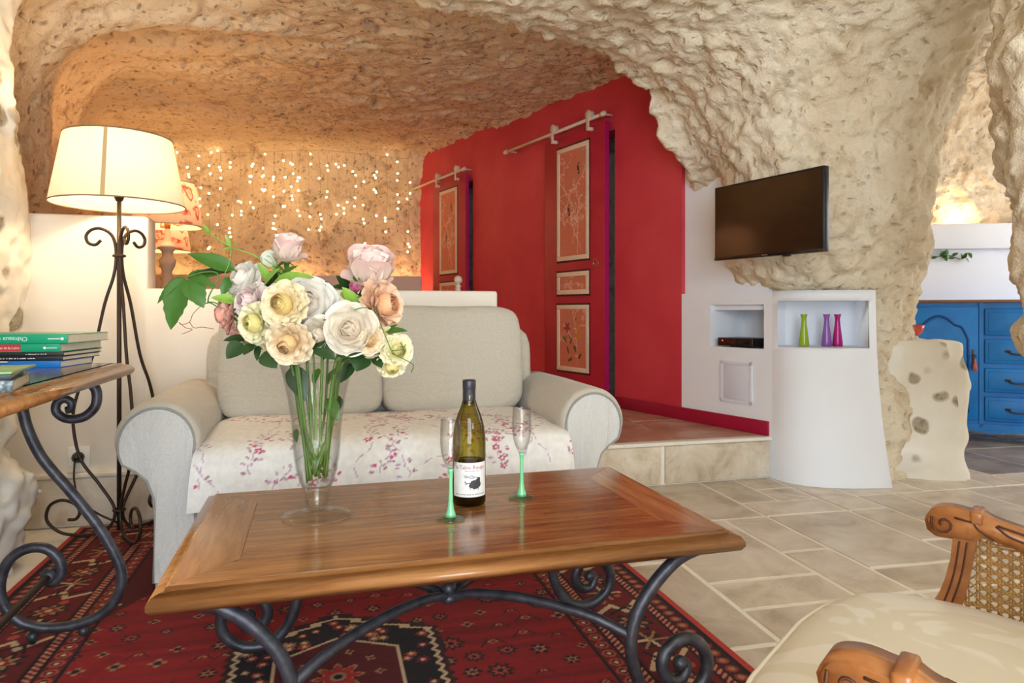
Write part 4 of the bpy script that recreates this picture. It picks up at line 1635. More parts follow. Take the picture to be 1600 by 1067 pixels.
def coffee_table():
    A = math.radians(16.14)
    root = empty('coffee_table', (-.151, 1.633, 0.0115), A)
    L, W, zt = 1.164, .682, .404
    bw = .105
    w2, l2 = L - .038, W - .038
    for i, m_ in enumerate(swept_edge(w2, l2, [(o, zt + z) for o, z in EDGE_PROF])):
        m_.build('edge_moulding', M_WOOD_EDGE, root)
    # mitred border boards
    hx, hy = w2 / 2 - .012, l2 / 2 - .012
    g = .0008
    ix, iy = hx - bw, hy - bw
    polys = [[(-hx + g, -hy), (hx - g, -hy), (ix - g, -iy), (-ix + g, -iy)], [(hx, -hy + g), (hx, hy - g), (ix, iy - g), (ix, -iy + g)],
             [(hx - g, hy), (-hx + g, hy), (-ix + g, iy), (ix - g, iy)], [(-hx, hy - g), (-hx, -hy + g), (-ix, -iy + g), (-ix, iy - g)]]
    for i, p in enumerate(polys):
        MB().prism(p, zt - .022, zt + .0004).build('border_board', M_WOOD if i % 2 == 0 else M_WOOD_X, root)
    n = 4
    for k in range(n):
        y0 = -iy + 2 * iy * k / n
        y1 = -iy + 2 * iy * (k + 1) / n
        MB().prism([(-ix + g, y0 + g), (ix - g, y0 + g), (ix - g, y1 - g), (-ix + g, y1 - g)], zt - .022, zt + .0002).build('plank', M_WOOD, root)
    MB().box((-ix - .02, -iy - .02, zt - .03), (ix + .02, iy + .02, zt - .021)).build('underboard', M_GROOVE, root)
    # wrought-iron legs with scroll feet
    prof = [(.545, .361), (.520, .357), (.46, .335), (.395, .275), (.356, .205), (.352, .14), (.372, .075), (.41, .033), (.455, .0215), (.50, .034), (.533, .070), (.535, .115), (.508, .150), (.468, .157), (.434, .134), (.426, .100), (.446, .073), (.474, .073), (.487, .095), (.478, .110)]
    sp = spline(prof, 6)
    nn = len(sp)
    rad = [.0145 if t < .8 else .0145 - .004 * (t - .8) / .2 for t in np.linspace(0, 1, nn)]
    for sx in (-1, 1):
        for sy in (-1, 1):
            lg_ = MB()
            lg_.tube([(sx * p[0], sy * .26, p[1] - .006) for p in sp], rad, 10)
            lg_.ball((sx * .470, sy * .26, .100), .017, 10, 8)
            lg_.rbox((sx * .545 - .03, sy * .26 - .02, .356), (sx * .545 + .03, sy * .26 + .02, .362), .002)
            lg_.build('leg', M_IRON, root)
    for sx in (-1, 1):
        for sy in (-1, 1):
            pts = spline([(sx * .352, sy * .26, .175), (sx * .27, sy * .205, .208), (sx * .16, sy * .122, .222), (sx * .06, sy * .045, .216), (0, 0, .198)], 6)
            MB().tube(pts, .0115, 10).build('stretcher', M_IRON, root)
    c = MB()
    c.ball((0, 0, .218), .018, 14, 10); c.ball((0, 0, .196), .022, 12, 8, (1, 1, .7))
    c.build('centre_boss', M_IRON, root)
    tag(root, 'wooden coffee table with scrolled wrought-iron legs on the rug', 'coffee table')


coffee_table()


def side_table():
    A = math.radians(16.14)
    root = empty('side_table', (-1.07, 1.95, 0.0115), A)
    w, l, zt = .50, 1.05, .736
    for m_ in swept_edge(w - .05, l - .05, [(o, zt + z * .85) for o, z in EDGE_PROF], -w / 2, -l / 2):
        m_.build('edge_moulding', M_WOOD_EDGE, root)
    MT = wood_material('brown_table_top', srgb(96, 62, 40), srgb(128, 88, 58), srgb(150, 108, 74), .18)
    n = 4
    x0, x1, y0, y1 = -w + .034, -.034, -l + .034, -.034
    for k in range(n):
        a, b = x0 + (x1 - x0) * k / n, x0 + (x1 - x0) * (k + 1) / n
        MB().box((a + .0006, y0, zt - .022), (b - .0006, y1, zt)).build('plank', MT, root)
    MB().box((x0, y0, zt - .032), (x1, y1, zt - .022)).build('underboard', M_GROOVE, root)
    S = [(-.262, .703), (-.262, .66), (-.250, .58), (-.222, .505), (-.192, .456), (-.146, .393), (-.085, .301), (-.045, .225), (-.024, .164), (-.031, .103), (-.07, .055), (-.131, .033), (-.206, .033), (-.265, .058), (-.302, .109), (-.309, .165), (-.290, .22), (-.251, .248), (-.206, .246), (-.174, .214), (-.168, .175), (-.190, .153), (-.212, .170)]
    C = [(-.150, .703), (-.116, .698), (-.096, .682), (-.084, .658), (-.088, .62), (-.116, .593), (-.154, .590), (-.179, .608), (-.179, .632), (-.162, .644), (-.145, .634), (-.146, .617), (-.157, .613)]
    for y in (-.07, -l + .07):
        sp = spline(S, 6)
        lg_ = MB().tube([(p[0], y, p[1]) for p in sp], .0135, 10)
        lg_.ball((-.196, y, .172), .022, 12, 8)
        lg_.build('leg', M_IRON, root)
        sp = spline(C, 6)
        MB().tube([(p[0], y, p[1]) for p in sp], list(np.linspace(.0145, .010, len(sp))), 10).build('scroll', M_IRON, root)
        for fx in (-.115, -.235):
            MB().ball((fx, y, .014), .0145, 10, 8).build('foot_ball', M_IRON, root)
    MB().tube([(-.196, -.07, .172), (-.196, -l + .07, .172)], .009, 8).build('stretcher', M_IRON_BROWN, root)
    tag(root, 'tall narrow side table with iron scroll legs by the left wall', 'side table')
    return root


side_table()

# ------------------------------------------------------------------ floor lamp
def floor_lamp():
    root = empty('floor_lamp', (-1.548, 2.69, 0.010))
    MB().tube([(0, 0, .02), (0, 0, 1.335)], .0085, 10).build('pole', M_IRON_BROWN, root)
    leg = [(.066, 1.16), (.086, 1.142), (.112, 1.150), (.119, 1.177), (.101, 1.200), (.070, 1.207), (.035, 1.190), (.017, 1.157), (.011, 1.10), (.02, 1.02), (.053, .908), (.096, .706), (.144, .58), (.166, .46), (.141, .31), (.076, .21), (.026, .13), (.015, .085), (.03, .042), (.07, .014), (.14, .008), (.21, .022), (.258, .07), (.250, .125), (.208, .147), (.162, .132), (.142, .10), (.155, .072), (.183, .07)]
    sp = spline(leg, 6)
    for a in (190, 315, 70):
        c, s = math.cos(math.radians(a)), math.sin(math.radians(a))
        MB().tube([(p[0] * c, p[0] * s, p[1]) for p in sp], .0062, 8).build('leg', M_IRON_BROWN, root)
    for z in (1.10, .10):
        MB().tube([(.019 * math.cos(t), .019 * math.sin(t), z) for t in np.linspace(0, 6.283, 17)[:-1]], .006, 6, closed=True).build('collar', M_IRON_BROWN, root)
    MB().lathe([(.0001, 1.315), (.012, 1.315), (.02, 1.335), (.026, 1.345), (.022, 1.352), (.018, 1.39), (.0001, 1.39)], 16).build('socket', M_IRON_BROWN, root)
    bm_ = NT('warm_lamp_bulb'); bm_.set(Emission_Color=(1, .76, .42, 1), Emission_Strength=12.0)
    MB().ball((0, 0, 1.425), .03, 14, 10, (1, 1, 1.2)).build('bulb', bm_.m, root)
    msh = shade_material('cream_lampshade', srgb(246, 232, 208), .22)
    sh = new_obj('shade', lamp_shade_mesh(.237, .190, .262, msh), root)
    sh.location = (0, 0, 1.300)
    bind = simple('tan_binding', srgb(150, 120, 84), .8)
    for r, z in ((.2375, 1.300), (.1905, 1.562)):
        MB().tube([(r * math.cos(a), r * math.sin(a), z) for a in np.linspace(0, 2 * math.pi, 56)[:-1]], .0028, 6, closed=True).build('shade_rim', bind, root)
    a = math.radians(-73)
    sm = MB()

    def fn(u, v_):
        r = .2382 + (.1912 - .2382) * v_
        t = a + (u - .5) * .065
        return (r * math.cos(t), r * math.sin(t), 1.302 + .258 * v_)
    sm.grid(fn, 2, 2).build('seam', simple('shade_seam', srgb(214, 180, 128), .8), root)
    for k in range(3):
        t = math.radians(30 + 120 * k)
        MB().tube([(0, 0, 1.385), (.12 * math.cos(t), .12 * math.sin(t), 1.46), (.190 * math.cos(t), .190 * math.sin(t), 1.56)], .002, 5).build('shade_spoke', M_IRON_BROWN, root)
    tag(root, 'tall wrought-iron floor lamp with cream shade behind the sofa arm', 'floor lamp')
    point_light('floor_lamp_light', (-1.548, 2.69, 1.46), 12, (1.0, .74, .45), .05)


floor_lamp()
# wall socket, plug and flex
sk = empty('wall_socket', tuple(MW @ Vector((-3.285, .03, .285))), WA)
MB().rbox((-.042, -.010, -.042), (.042, .001, .042), .004).build('plate', simple('socket_white', srgb(240, 238, 232), .4), sk)
MB().lathe([(.0001, 0), (.022, 0), (.024, .012), (.016, .034), (.006, .046)], 14, Matrix.Translation((.0, -.010, 0)) @ Matrix.Rotation(math.pi / 2, 4, 'X')).build('plug', M_BLACK, sk)
tag(sk, 'white wall socket with black plug low on the wall behind the lamp', 'socket')
p0 = MW @ Vector((-3.285, -.026, .280))
cb = MB().tube(spline([tuple(p0), (p0.x + .03, p0.y - .05, .21), (-1.72, 2.72, .14), (-1.63, 2.68, .10), (-1.558, 2.70, .055)], 6), .004, 6).build('lamp_flex', M_BLACK)
tag(cb, 'thin black lamp cable running from wall socket to floor lamp', 'cable')

# ------------------------------------------------------------------ sofa
m = NT('linen_slipcover')
v = m.coord()
f = m.noise(v, 240, 3)
wr = m.noise(m.coord('Object', (2.2, 2.2, 5)), 2.4, 3, .5, .4)
m.set(Base_Color=m.ramp(f, [(.3, srgb(178, 169, 154)), (.7, srgb(196, 187, 171))]), Roughness=.95, Sheen_Weight=.2,
      Normal=m.bump(f, .07, .002, m.bump(wr, .6, .035)))
M_LINEN = m.m
m = NT('linen_slipcover_lit')  # paler copy of the slipcover, front daylight put into its colour
v = m.coord()
f = m.noise(v, 240, 3)
wr = m.noise(m.coord('Object', (6, 6, 1.6)), 2.4, 3, .5, .6)
m.set(Base_Color=m.ramp(f, [(.3, srgb(196, 193, 187)), (.7, srgb(212, 209, 204))]), Roughness=.95, Sheen_Weight=.2,
      Normal=m.bump(f, .07, .002, m.bump(wr, .7, .035)))
M_LINEN_P = m.m
M_PIPING = simple('grey_piping', srgb(150, 147, 142), .9)


def cushion_mesh(w, d, h, e, nu, name, mat, noise=0.006, seed=0, puff=0.0):
    """soft box: superquadric rounding, centred"""
    bm = bmesh.new()
    bmesh.ops.create_cube(bm, size=2.0)
    bmesh.ops.subdivide_edges(bm, edges=bm.edges[:], cuts=nu, use_grid_fill=True)
    P = np.array([v_.co[:] for v_ in bm.verts])
    Q = P * 1.0
    nrm = (np.abs(P) ** e).sum(1) ** (1 / e)
    Q = P / nrm[:, None]
    S = np.array([w / 2, d / 2, h / 2])
    out = Q * S
    if puff:
        out[:, 1] *= 1 + puff * (1 - np.clip(np.abs(P[:, 0]), 0, 1) ** 2) * (1 - np.clip(np.abs(P[:, 2]), 0, 1) ** 2)
    n_ = fbm(out + seed, 5, 2, seed)
    out += Q * (noise * n_)[:, None]
    for v_, p in zip(bm.verts, out):
        v_.co = p
    me = bpy.data.meshes.new(name)
    bm.to_mesh(me)
    bm.free()
    shade(me)
    me.materials.append(mat)
    return me


def sofa():
    A = math.radians(15.5)
    root = empty('sofa', (-1.148, 2.12, 0.010), A)
    W, Dp = 1.545, .80
    # base and back
    mb = MB()
    bm = bmesh.new()
    bmesh.ops.create_cube(bm, size=1.0)
    bmesh.ops.scale(bm, vec=(W - .06, Dp - .06, .33), verts=bm.verts[:])
    bmesh.ops.translate(bm, vec=(W / 2, Dp / 2 + .03, .175), verts=bm.verts[:])
    bmesh.ops.bevel(bm, geom=bm.edges[:], offset=.02, segments=3, affect='EDGES')
    mb.addbm(bm, None, True)
    mb.build('base', M_LINEN_P, root)
    bk = new_obj('back', cushion_mesh(W - .16, .17, .74, 9, 14, 'back', M_LINEN, .004, 2), root)
    bk.location = (W / 2, Dp - .095, .46)
    bk.rotation_euler = (math.radians(-4), 0, 0)
    # arms: rolled section swept front to back
    def arm_outline():
        pts = [(.030, .015), (.034, .12), (.036, .22), (.030, .30), (.008, .358), (-.030, .392)]
        cx, cz, r = .040, .475, .126
        for t in np.linspace(math.radians(208), math.radians(-12), 22):
            pts.append((cx + r * math.cos(t), cz + r * math.sin(t)))
        pts += [(.166, .40), (.168, .28), (.170, .15), (.170, .015)]
        return pts
    ol = arm_outline()
    for side in (0, 1):
        o2 = [(W - x, z) for x, z in ol][::-1] if side else ol
        n = len(o2)
        cxm = sum(p[0] for p in o2) / n
        vs_, fs = [], []
        ys = [0.0, .006, .02, .06, .2, .4, .6, Dp - .08, Dp - .06]
        ins = [.016, .006, .001, 0, 0, 0, 0, 0, .02]
        for y, q in zip(ys, ins):
            for i in range(n):
                x, z = o2[i]
                x0, z0 = o2[i - 1] if i else o2[0]
                x1, z1 = o2[(i + 1) % n] if i < n - 1 else o2[-1]
                tx, tz = x1 - x0, z1 - z0
                ln = math.hypot(tx, tz) + 1e-9
                nx_, nz_ = tz / ln, -tx / ln          # inward for clockwise outline
                wob = .004 * math.sin(9 * y + 5 * z + side)
                vs_.append((x + nx_ * q + wob, y, max(z + nz_ * q, .004)))
        for j in range(len(ys) - 1):
            for i in range(n - 1):
                a = j * n + i
                fs.append((a, a + 1, a + n + 1, a + n))
        fs.append(tuple(range(n - 1, -1, -1)))
        arm = MB().add(vs_, fs, True).build('arm', M_LINEN, root)
        arm.data.polygons[-1].use_smooth = False
        # front panel, slightly proud and softly wrinkled, with piping
        inn = [(cxm + (x - cxm) * .86, .30 + (z - .30) * .93) for x, z in o2]
        pv = [(x, -.004 - .003 * math.sin(20 * x + 9 * z), max(z, .006)) for x, z in inn]
        pn = MB()
        c0 = (sum(p[0] for p in pv) / n, -.012, .40)
        pn.add(pv + [c0], [((i + 1) % n, i, n) for i in range(n)], True)
        pn2 = pn.build('front_panel', M_LINEN_P, arm)
        MB().tube([(p[0], -.004, p[2]) for p in pv], .0042, 6).build('piping', M_PIPING, arm)
        # outer skirt fold
    # seat cushion
    sc_ = new_obj('seat_cushion', cushion_mesh(W - .345, .66, .17, 7, 12, 'seat_cushion', M_LINEN_P, .003, 5), root)
    sc_.location = (W / 2, .33, .378)
    for i, (cx, cw) in enumerate(((.461, .632), (1.076, .604))):
        cu = new_obj('back_cushion', cushion_mesh(cw, .20, .455, 7, 16, 'back_cushion', M_LINEN, .006, 8 + i, .10), root)
        cu.location = (cx, .578, .672)
        cu.rotation_euler = (math.radians(-11), math.radians(.4 if i else -.8), 0)
    # floral throw over the seat
    CR, PINK, ROSE, LIL, BR = srgb(236, 232, 226), srgb(206, 92, 128), srgb(172, 36, 72), srgb(198, 168, 190), srgb(176, 134, 138)
    w, lg = 1.225, .90
    cv = Canvas(w, lg, .0042, CR)
    rg = random.Random(33)
    for k in range(18):
        x = -w / 2 + w * (k + .5) / 18 + rg.uniform(-.02, .02)
        y = -lg / 2 + rg.uniform(0, .1)
        a = math.pi / 2
        pts = []
        while y < lg / 2:
            a += rg.uniform(-.7, .7)
            a = math.pi / 2 + (a - math.pi / 2) * .85
            x += math.cos(a) * .018
            y += math.sin(a) * .018
            pts.append((x, y))
            q = rg.random()
            dense = math.sin(y * 9 + k * 2.1) > -.1
            if not dense:
                continue
            for s in (-1, 1):
                if rg.random() < .75:
                    t = a + s * rg.uniform(.7, 1.4)
                    d = rg.uniform(.010, .036)
                    cv.disk(x + d * math.cos(t), y + d * math.sin(t), rg.uniform(.0036, .0052), rg.choice((PINK, LIL, BR, LIL, BR)), 1.9, 1.0, t)
            if q < .16:
                fx, fy = x + rg.uniform(-.03, .03), y
                cv.rosette(fx, fy, .015, 5, PINK, .5, rg.random() * 6); cv.rosette(fx, fy, .008, 5, ROSE, .4, 1); cv.disk(fx, fy, .0045, CR)
            elif q < .34:
                cv.disk(x + rg.uniform(-.03, .03), y + rg.uniform(-.02, .02), .006, PINK, 1.3, 1, rg.random() * 3)
        # broken thin stem
        for i in range(0, len(pts) - 2, 3):
            cv.line(pts[i:i + 3], .0042, LIL)
    prof = spline([(-.085, .285), (-.082, .34), (-.070, .40), (-.040, .448), (.02, .468), (.12, .476), (.30, .480), (.48, .476), (.56, .470)], 6)
    pl = np.array(prof)
    sl = np.concatenate([[0], np.cumsum(np.hypot(*np.diff(pl, axis=0).T))])
    sl /= sl[-1]

    def fn(x, y):
        t = (y + lg / 2) / lg
        py = np.interp(t, sl, pl[:, 0]); pz = np.interp(t, sl, pl[:, 1])
        edge = np.clip((np.abs(x) - (w / 2 - .10)) / .10, 0, 1)
        hang = np.clip((.42 - t) / .42, 0, 1)
        pz = pz - .018 * edge ** 2 * (1 - hang)
        fold = np.sin(x * 31 + 3 * np.sin(x * 9)) * hang ** 1.3
        nzv = fbm(np.stack([x, y, x * 0], -1), 4, 2, 77)
        py = py - .007 * fold + .012 * edge ** 2 * hang
        pz = pz + .006 * nzv + .014 * np.sin(x * 2.6) * hang ** 2
        return np.stack([W / 2 + x * (1 + .035 * hang), py, pz], 1)
    fm = attr_material('floral_cotton', .9, .25, 300)
    th = new_obj('floral_throw', cv.mesh('floral_throw', fm, fn), None)
    th.location = root.location; th.rotation_euler = root.rotation_euler
    tag(th, 'cream throw with pink flower sprays spread over the sofa seat', 'throw')
    tag(root, 'beige slipcovered two-seat sofa with rolled arms behind the coffee table', 'sofa')


sofa()

# ------------------------------------------------------------------ cane armchair in the right foreground
M_HONEY = wood_material('honey_wood', srgb(120, 68, 30), srgb(160, 98, 48), srgb(184, 122, 68), .32, (6, 6, 6), .25)
M_CANE = simple('woven_cane', srgb(176, 128, 62), .5, var=.2, scale=60)
M_CARVE = simple('carved_groove', srgb(70, 32, 12), .6)


def armchair():
    root = empty('cane_armchair', (.4385, .79, -.0060), math.radians(50.7))
    # local +y forward, +x towards the far arm
    XA = .272
    rail = [(-.003, .596), (.002, .607), (.012, .614), (.031, .617), (.054, .614), (.066, .615), (.078, .609), (.10, .603), (.14, .595), (.22, .590), (.32, .598), (.42, .62), (.47, .64),
            (.47, .60), (.42, .578), (.32, .560), (.22, .555), (.14, .566), (.10, .575), (.075, .581), (.064, .581), (.057, .574), (.031, .574), (.012, .574), (.000, .582)]
    for s in (-1, 1):
        xc = s * XA
        poly = [(-a, z) for a, z in spline(rail[:13], 3)] + [(-a, z) for a, z in spline(rail[13:], 3)]
        T = Matrix(((0, 0, 1, xc - .021), (1, 0, 0, 0), (0, 1, 0, 0), (0, 0, 0, 1)))
        bm = bmesh.new()
        vv = [bm.verts.new((p[0], p[1], 0)) for p in poly]
        f_ = bm.faces.new(vv)
        r = bmesh.ops.extrude_face_region(bm, geom=[f_])
        bmesh.ops.translate(bm, vec=(0, 0, .042), verts=[g for g in r['geom'] if isinstance(g, bmesh.types.BMVert)])
        bmesh.ops.bevel(bm, geom=[e for e in bm.edges if abs(e.verts[0].co.z - e.verts[1].co.z) < 1e-6], offset=.004, segments=2, affect='EDGES')
        bmesh.ops.recalc_face_normals(bm, faces=bm.faces[:])
        arm = MB().addbm(bm, T, True).build('arm_rail', M_HONEY, root)
        # carved volute on both faces, collar and leaf line
        for fs in (-1, 1):
            xf = xc + fs * .0215
            vol = [(xf, -(.0205 + (.016 - .0011 * k) * math.cos(k * .62 + 2.6)), .5945 + (.016 - .0011 * k) * math.sin(k * .62 + 2.6)) for k in range(13)]
            MB().tube(vol, .0016, 5).build('volute_groove', M_CARVE, arm)
            MB().tube([(xf, -.034, .606), (xf, -.055, .603)], .0014, 5).build('carved_line', M_CARVE, arm)
            MB().tube(spline([(xf, -.055, .607), (xf, -.062, .594), (xf, -.080, .583)], 5), .0014, 5).build('carved_line', M_CARVE, arm)
            MB().tube(spline([(xf, -.082, .603), (xf, -.10, .590), (xf, -.14, .582), (xf, -.2, .578)], 5), .0014, 5).build('carved_line', M_CARVE, arm)
            MB().tube(spline([(xf, -.084, .604), (xf, -.11, .598), (xf, -.16, .588), (xf, -.2, .579)], 5), .0014, 5).build('carved_line', M_CARVE, arm)
        MB().rbox((xc - .0235, -.068, .600), (xc + .0235, -.052, .618), .004).build('collar', M_HONEY, arm)
        # curved front post
        pp = [(.0315, .576), (.029, .547), (.022, .515), (.012, .485), (-.004, .455), (-.012, .43), (-.012, .36), (.03, .36), (.030, .43), (.040, .470), (.047, .50), (.0535, .534), (.0575, .562), (.059, .577)]
        MB().prism([(-a, z) for a, z in pp], 0, .036, T @ Matrix.Translation((0, 0, .003))).build('front_post', M_HONEY, root)
        for da in (.010, .019):
            g_ = spline([(xc - .0185, -(.030 + da), .573), (xc - .0185, -(.022 + da), .52), (xc - .0185, -(.006 + da), .465)], 5)
            MB().tube(g_, .0013, 5).build('post_groove', M_CARVE, root)
        # woven cane panel
        ca = MB()
        a0, a1, z0, z1 = .045, .46, .37, .585
        w_ = .0011
        def inside(a, z):
            lo = .045 if z > .49 else .028
            return lo < a < .465 and z0 < z < (.580 - .06 * math.sin(math.pi * min(1, max(0, (a - .06) / .4))) * .35)
        def strip(p, q, off):
            n = 24
            cur = []
            for i in range(n + 1):
                a = p[0] + (q[0] - p[0]) * i / n; z = p[1] + (q[1] - p[1]) * i / n
                if inside(a, z):
                    cur.append((xc + off, -a, z))
                else:
                    if len(cur) > 1:
                        ca.tube([cur[0], cur[-1]], w_, 4, caps=False)
                    cur = []
            if len(cur) > 1:
                ca.tube([cur[0], cur[-1]], w_, 4, caps=False)
        st = .0125
        for i in range(36):
            a = a0 - .01 + i * st
            for d in (-.0017, .0017):
                strip((a + d, z0), (a + d, z1), .0008)
        for i in range(18):
            z = z0 + i * st
            for d in (-.0017, .0017):
                strip((a0 - .02, z + d), (a1, z + d), -.0008)
        for i in range(-18, 38):
            a = a0 - .01 + (i + .5) * st
            strip((a, z0), (a + (z1 - z0), z1), .0014)
            strip((a + (z1 - z0), z0), (a, z1), -.0014)
        o = ca.build('cane_panel', M_CANE, root)
        o['kind'] = 'stuff'
        # legs
        for a in (-.01, .44):
            MB().lathe([(.0001, .0175), (.013, .0175), (.016, .04), (.021, .20), (.024, .30), (.019, .315), (.026, .33), (.026, .36)], 14, Matrix.Translation((xc, -a - .02, 0))).build('leg', M_HONEY, root)
        MB().rbox((xc - .02, -.48, .34), (xc + .02, .012, .405), .005).build('side_rail', M_HONEY, root)
        MB().rbox((xc - .02, -.50, .36), (xc + .02, -.46, .86), .006).build('back_post', M_HONEY, root)
    MB().rbox((-XA, -.012, .34), (XA, .022, .405), .006).build('front_rail', M_HONEY, root)
    MB().rbox((-XA, -.495, .34), (XA, -.465, .405), .005).build('back_rail', M_HONEY, root)
    MB().rbox((-XA, -.50, .82), (XA, -.46, .89), .01).build('crest_rail', M_HONEY, root)
    bc = new_obj('back_cushion', cushion_mesh(.48, .10, .36, 5, 10, 'chair_back_cushion', M_SEAT, .003, 3), root)
    bc.location = (0, -.43, .66)
    # bowed cushion with piping
    out = []
    half = [(.0, .131), (.06, .131), (.108, .129), (.183, .115), (.244, .084), (.272, .043), (.282, -.014), (.276, -.068), (.262, -.14), (.258, -.25), (.258, -.36), (.245, -.42), (.2, -.445), (.1, -.45), (0, -.45)]
    ring = half + [(-x, y) for x, y in half[-2:0:-1]]
    ring = [tuple(p) for p in spline(ring, 4, True)]
    n = len(ring)
    lay = [(.35, .405), (.86, .405), (.965, .412), (1.0, .432), (1.0, .452), (.985, .468), (.955, .4775), (.88, .486), (.75, .495), (.5, .503), (.25, .507)]
    cy = -.16
    vs_, fs = [], []
    for sc_, z in lay:
        for x, y in ring:
            vs_.append((x * sc_, cy + (y - cy) * sc_, z))
    for j in range(len(lay) - 1):
        for i in range(n):
            k = (i + 1) % n
            fs.append((j * n + i, j * n + k, (j + 1) * n + k, (j + 1) * n + i))
    vs_.append((0, cy, .508))
    fs += [((len(lay) - 1) * n + i, (len(lay) - 1) * n + (i + 1) % n, len(vs_) - 1) for i in range(n)]
    MB().add(vs_, fs, True).build('seat_cushion', M_SEAT, root)
    MB().tube([(x * .99, cy + (y - cy) * .99, .466) for x, y in ring], .0042, 7, closed=True).build('cushion_piping', simple('ivory_piping', srgb(232, 224, 208), .6), root)
    tag(root, 'honey wood armchair with cane sides and ivory cushion in the foreground', 'armchair')


m = NT('ivory_damask')
v = m.coord()
big = m.noise(v, 7, 2, .5, 1.2)
sat = m.ramp(big, [(.47, (0, 0, 0)), (.50, (1, 1, 1)), (.60, (1, 1, 1)), (.63, (0, 0, 0))])
m.set(Base_Color=m.mix(sat, srgb(226, 218, 202), srgb(214, 203, 180)), Roughness=m.ramp(sat, [(0, (.36, .36, .36)), (1, (.55, .55, .55))]), Sheen_Weight=.1, Normal=m.bump(m.noise(v, 300, 2), .1, .001))
M_SEAT = m.m
armchair()

# ------------------------------------------------------------------ glass
def thin_glass(name, tint=(1, 1, 1, 1), rough=0.02, ior=1.45, edge=0.0):
    m = NT(name)
    t = m.t
    t.nodes.remove(m.b)
    tr = m.n('ShaderNodeBsdfTransparent'); gl = m.n('ShaderNodeBsdfGlossy'); mx = m.n('ShaderNodeMixShader')
    gl.inputs['Roughness'].default_value = rough
    lw = m.n('ShaderNodeLayerWeight'); lw.inputs[0].default_value = .5
    c = m.mix(lw.outputs['Facing'], tint, tuple(x * (1 - edge) for x in tint[:3]) + (1,))
    m.l(c, tr.inputs[0])
    fac = m.ramp(lw.outputs['Facing'], [(0.0, (.035, .035, .035)), (.6, (.07, .07, .07)), (.88, (.26, .26, .26)), (1.0, (.6, .6, .6))])
    m.l(fac, mx.inputs[0]); m.l(tr.outputs[0], mx.inputs[1]); m.l(gl.outputs[0], mx.inputs[2])
    m.l(mx.outputs[0], t.nodes['Material Output'].inputs[0])
    return m.m


M_GLASS = thin_glass('clear_glass', (.985, .99, .985, 1), edge=.16)
M_GLASS_FLUTE = thin_glass('flute_glass', (.985, .985, .98, 1), edge=.22)
M_GLASS_FOOT = thin_glass('pale_yellow_glass', (.985, .975, .93, 1), edge=.10)
M_WATER = thin_glass('vase_water', (.97, .98, .96, 1), ior=1.2, edge=.06)
M_BOTTLE = thin_glass('olive_bottle_glass', (.62, .56, .16, 1), ior=1.5, edge=.75)
M_WINE = thin_glass('bottle_wine', (.46, .36, .08, 1), ior=1.2, edge=.5)  # darker tinted wine inside the bottle
TZ = .4163

# ------------------------------------------------------------------ champagne flutes with green stems
m = NT('green_glass_stem')
m.set(Base_Color=srgb(120, 208, 150), Roughness=.12, Subsurface_Weight=.0, Coat_Weight=.5)
M_GSTEM = m.m
M_GFOOT = thin_glass('green_tinted_glass', (.86, .97, .91, 1), edge=.14)


def flute(x, y, label):
    root = empty('champagne_flute', (x, y, TZ))
    MB().lathe([(.0001, .0045), (.020, .004), (.031, .0022), (.0335, .0012), (.034, .0022), (.0335, .0034), (.024, .0062), (.012, .010), (.0001, .011)], 36).build('foot', M_GFOOT, root)
    MB().lathe([(.0001, .004), (.014, .0065), (.0105, .014), (.0075, .024), (.0055, .040), (.0042, .070), (.0042, .095), (.0056, .109), (.0072, .115), (.0001, .1165)], 24).build('stem', M_GSTEM, root)
    MB().lathe([(.0001, .1155), (.008, .1165), (.0125, .124), (.0185, .138), (.0225, .155), (.0245, .175), (.0242, .200), (.0228, .2285), (.0222, .2295), (.0216, .2285), (.0230, .200), (.0233, .175), (.0213, .155), (.0173, .139), (.011, .126), (.0001, .1205)], 40).build('bowl', M_GLASS_FLUTE, root)
    tag(root, label, 'glass', 'champagne flutes on the coffee table')


flute(-.140, 1.560, 'green-stemmed champagne flute standing left in front of the wine bottle')
flute(.0245, 1.736, 'green-stemmed champagne flute standing right of the wine bottle')

# ------------------------------------------------------------------ wine bottle
def fine_print(width, h, seed, mat, x0=0.0):
    rg = random.Random(seed)
    mb = MB()
    x = -width / 2
    while x < width / 2:
        a = h * rg.uniform(.25, .6)
        if rg.random() < .82:
            hh = h * rg.choice((.5, .5, .8))
            mb.add([(x0 + x, -h * .3, 0), (x0 + x + a, -h * .3, 0), (x0 + x + a, -h * .3 + hh, 0), (x0 + x, -h * .3 + hh, 0)], [(0, 1, 2, 3)])
        x += a + h * .16
    return mb.mesh('small_print', mat)


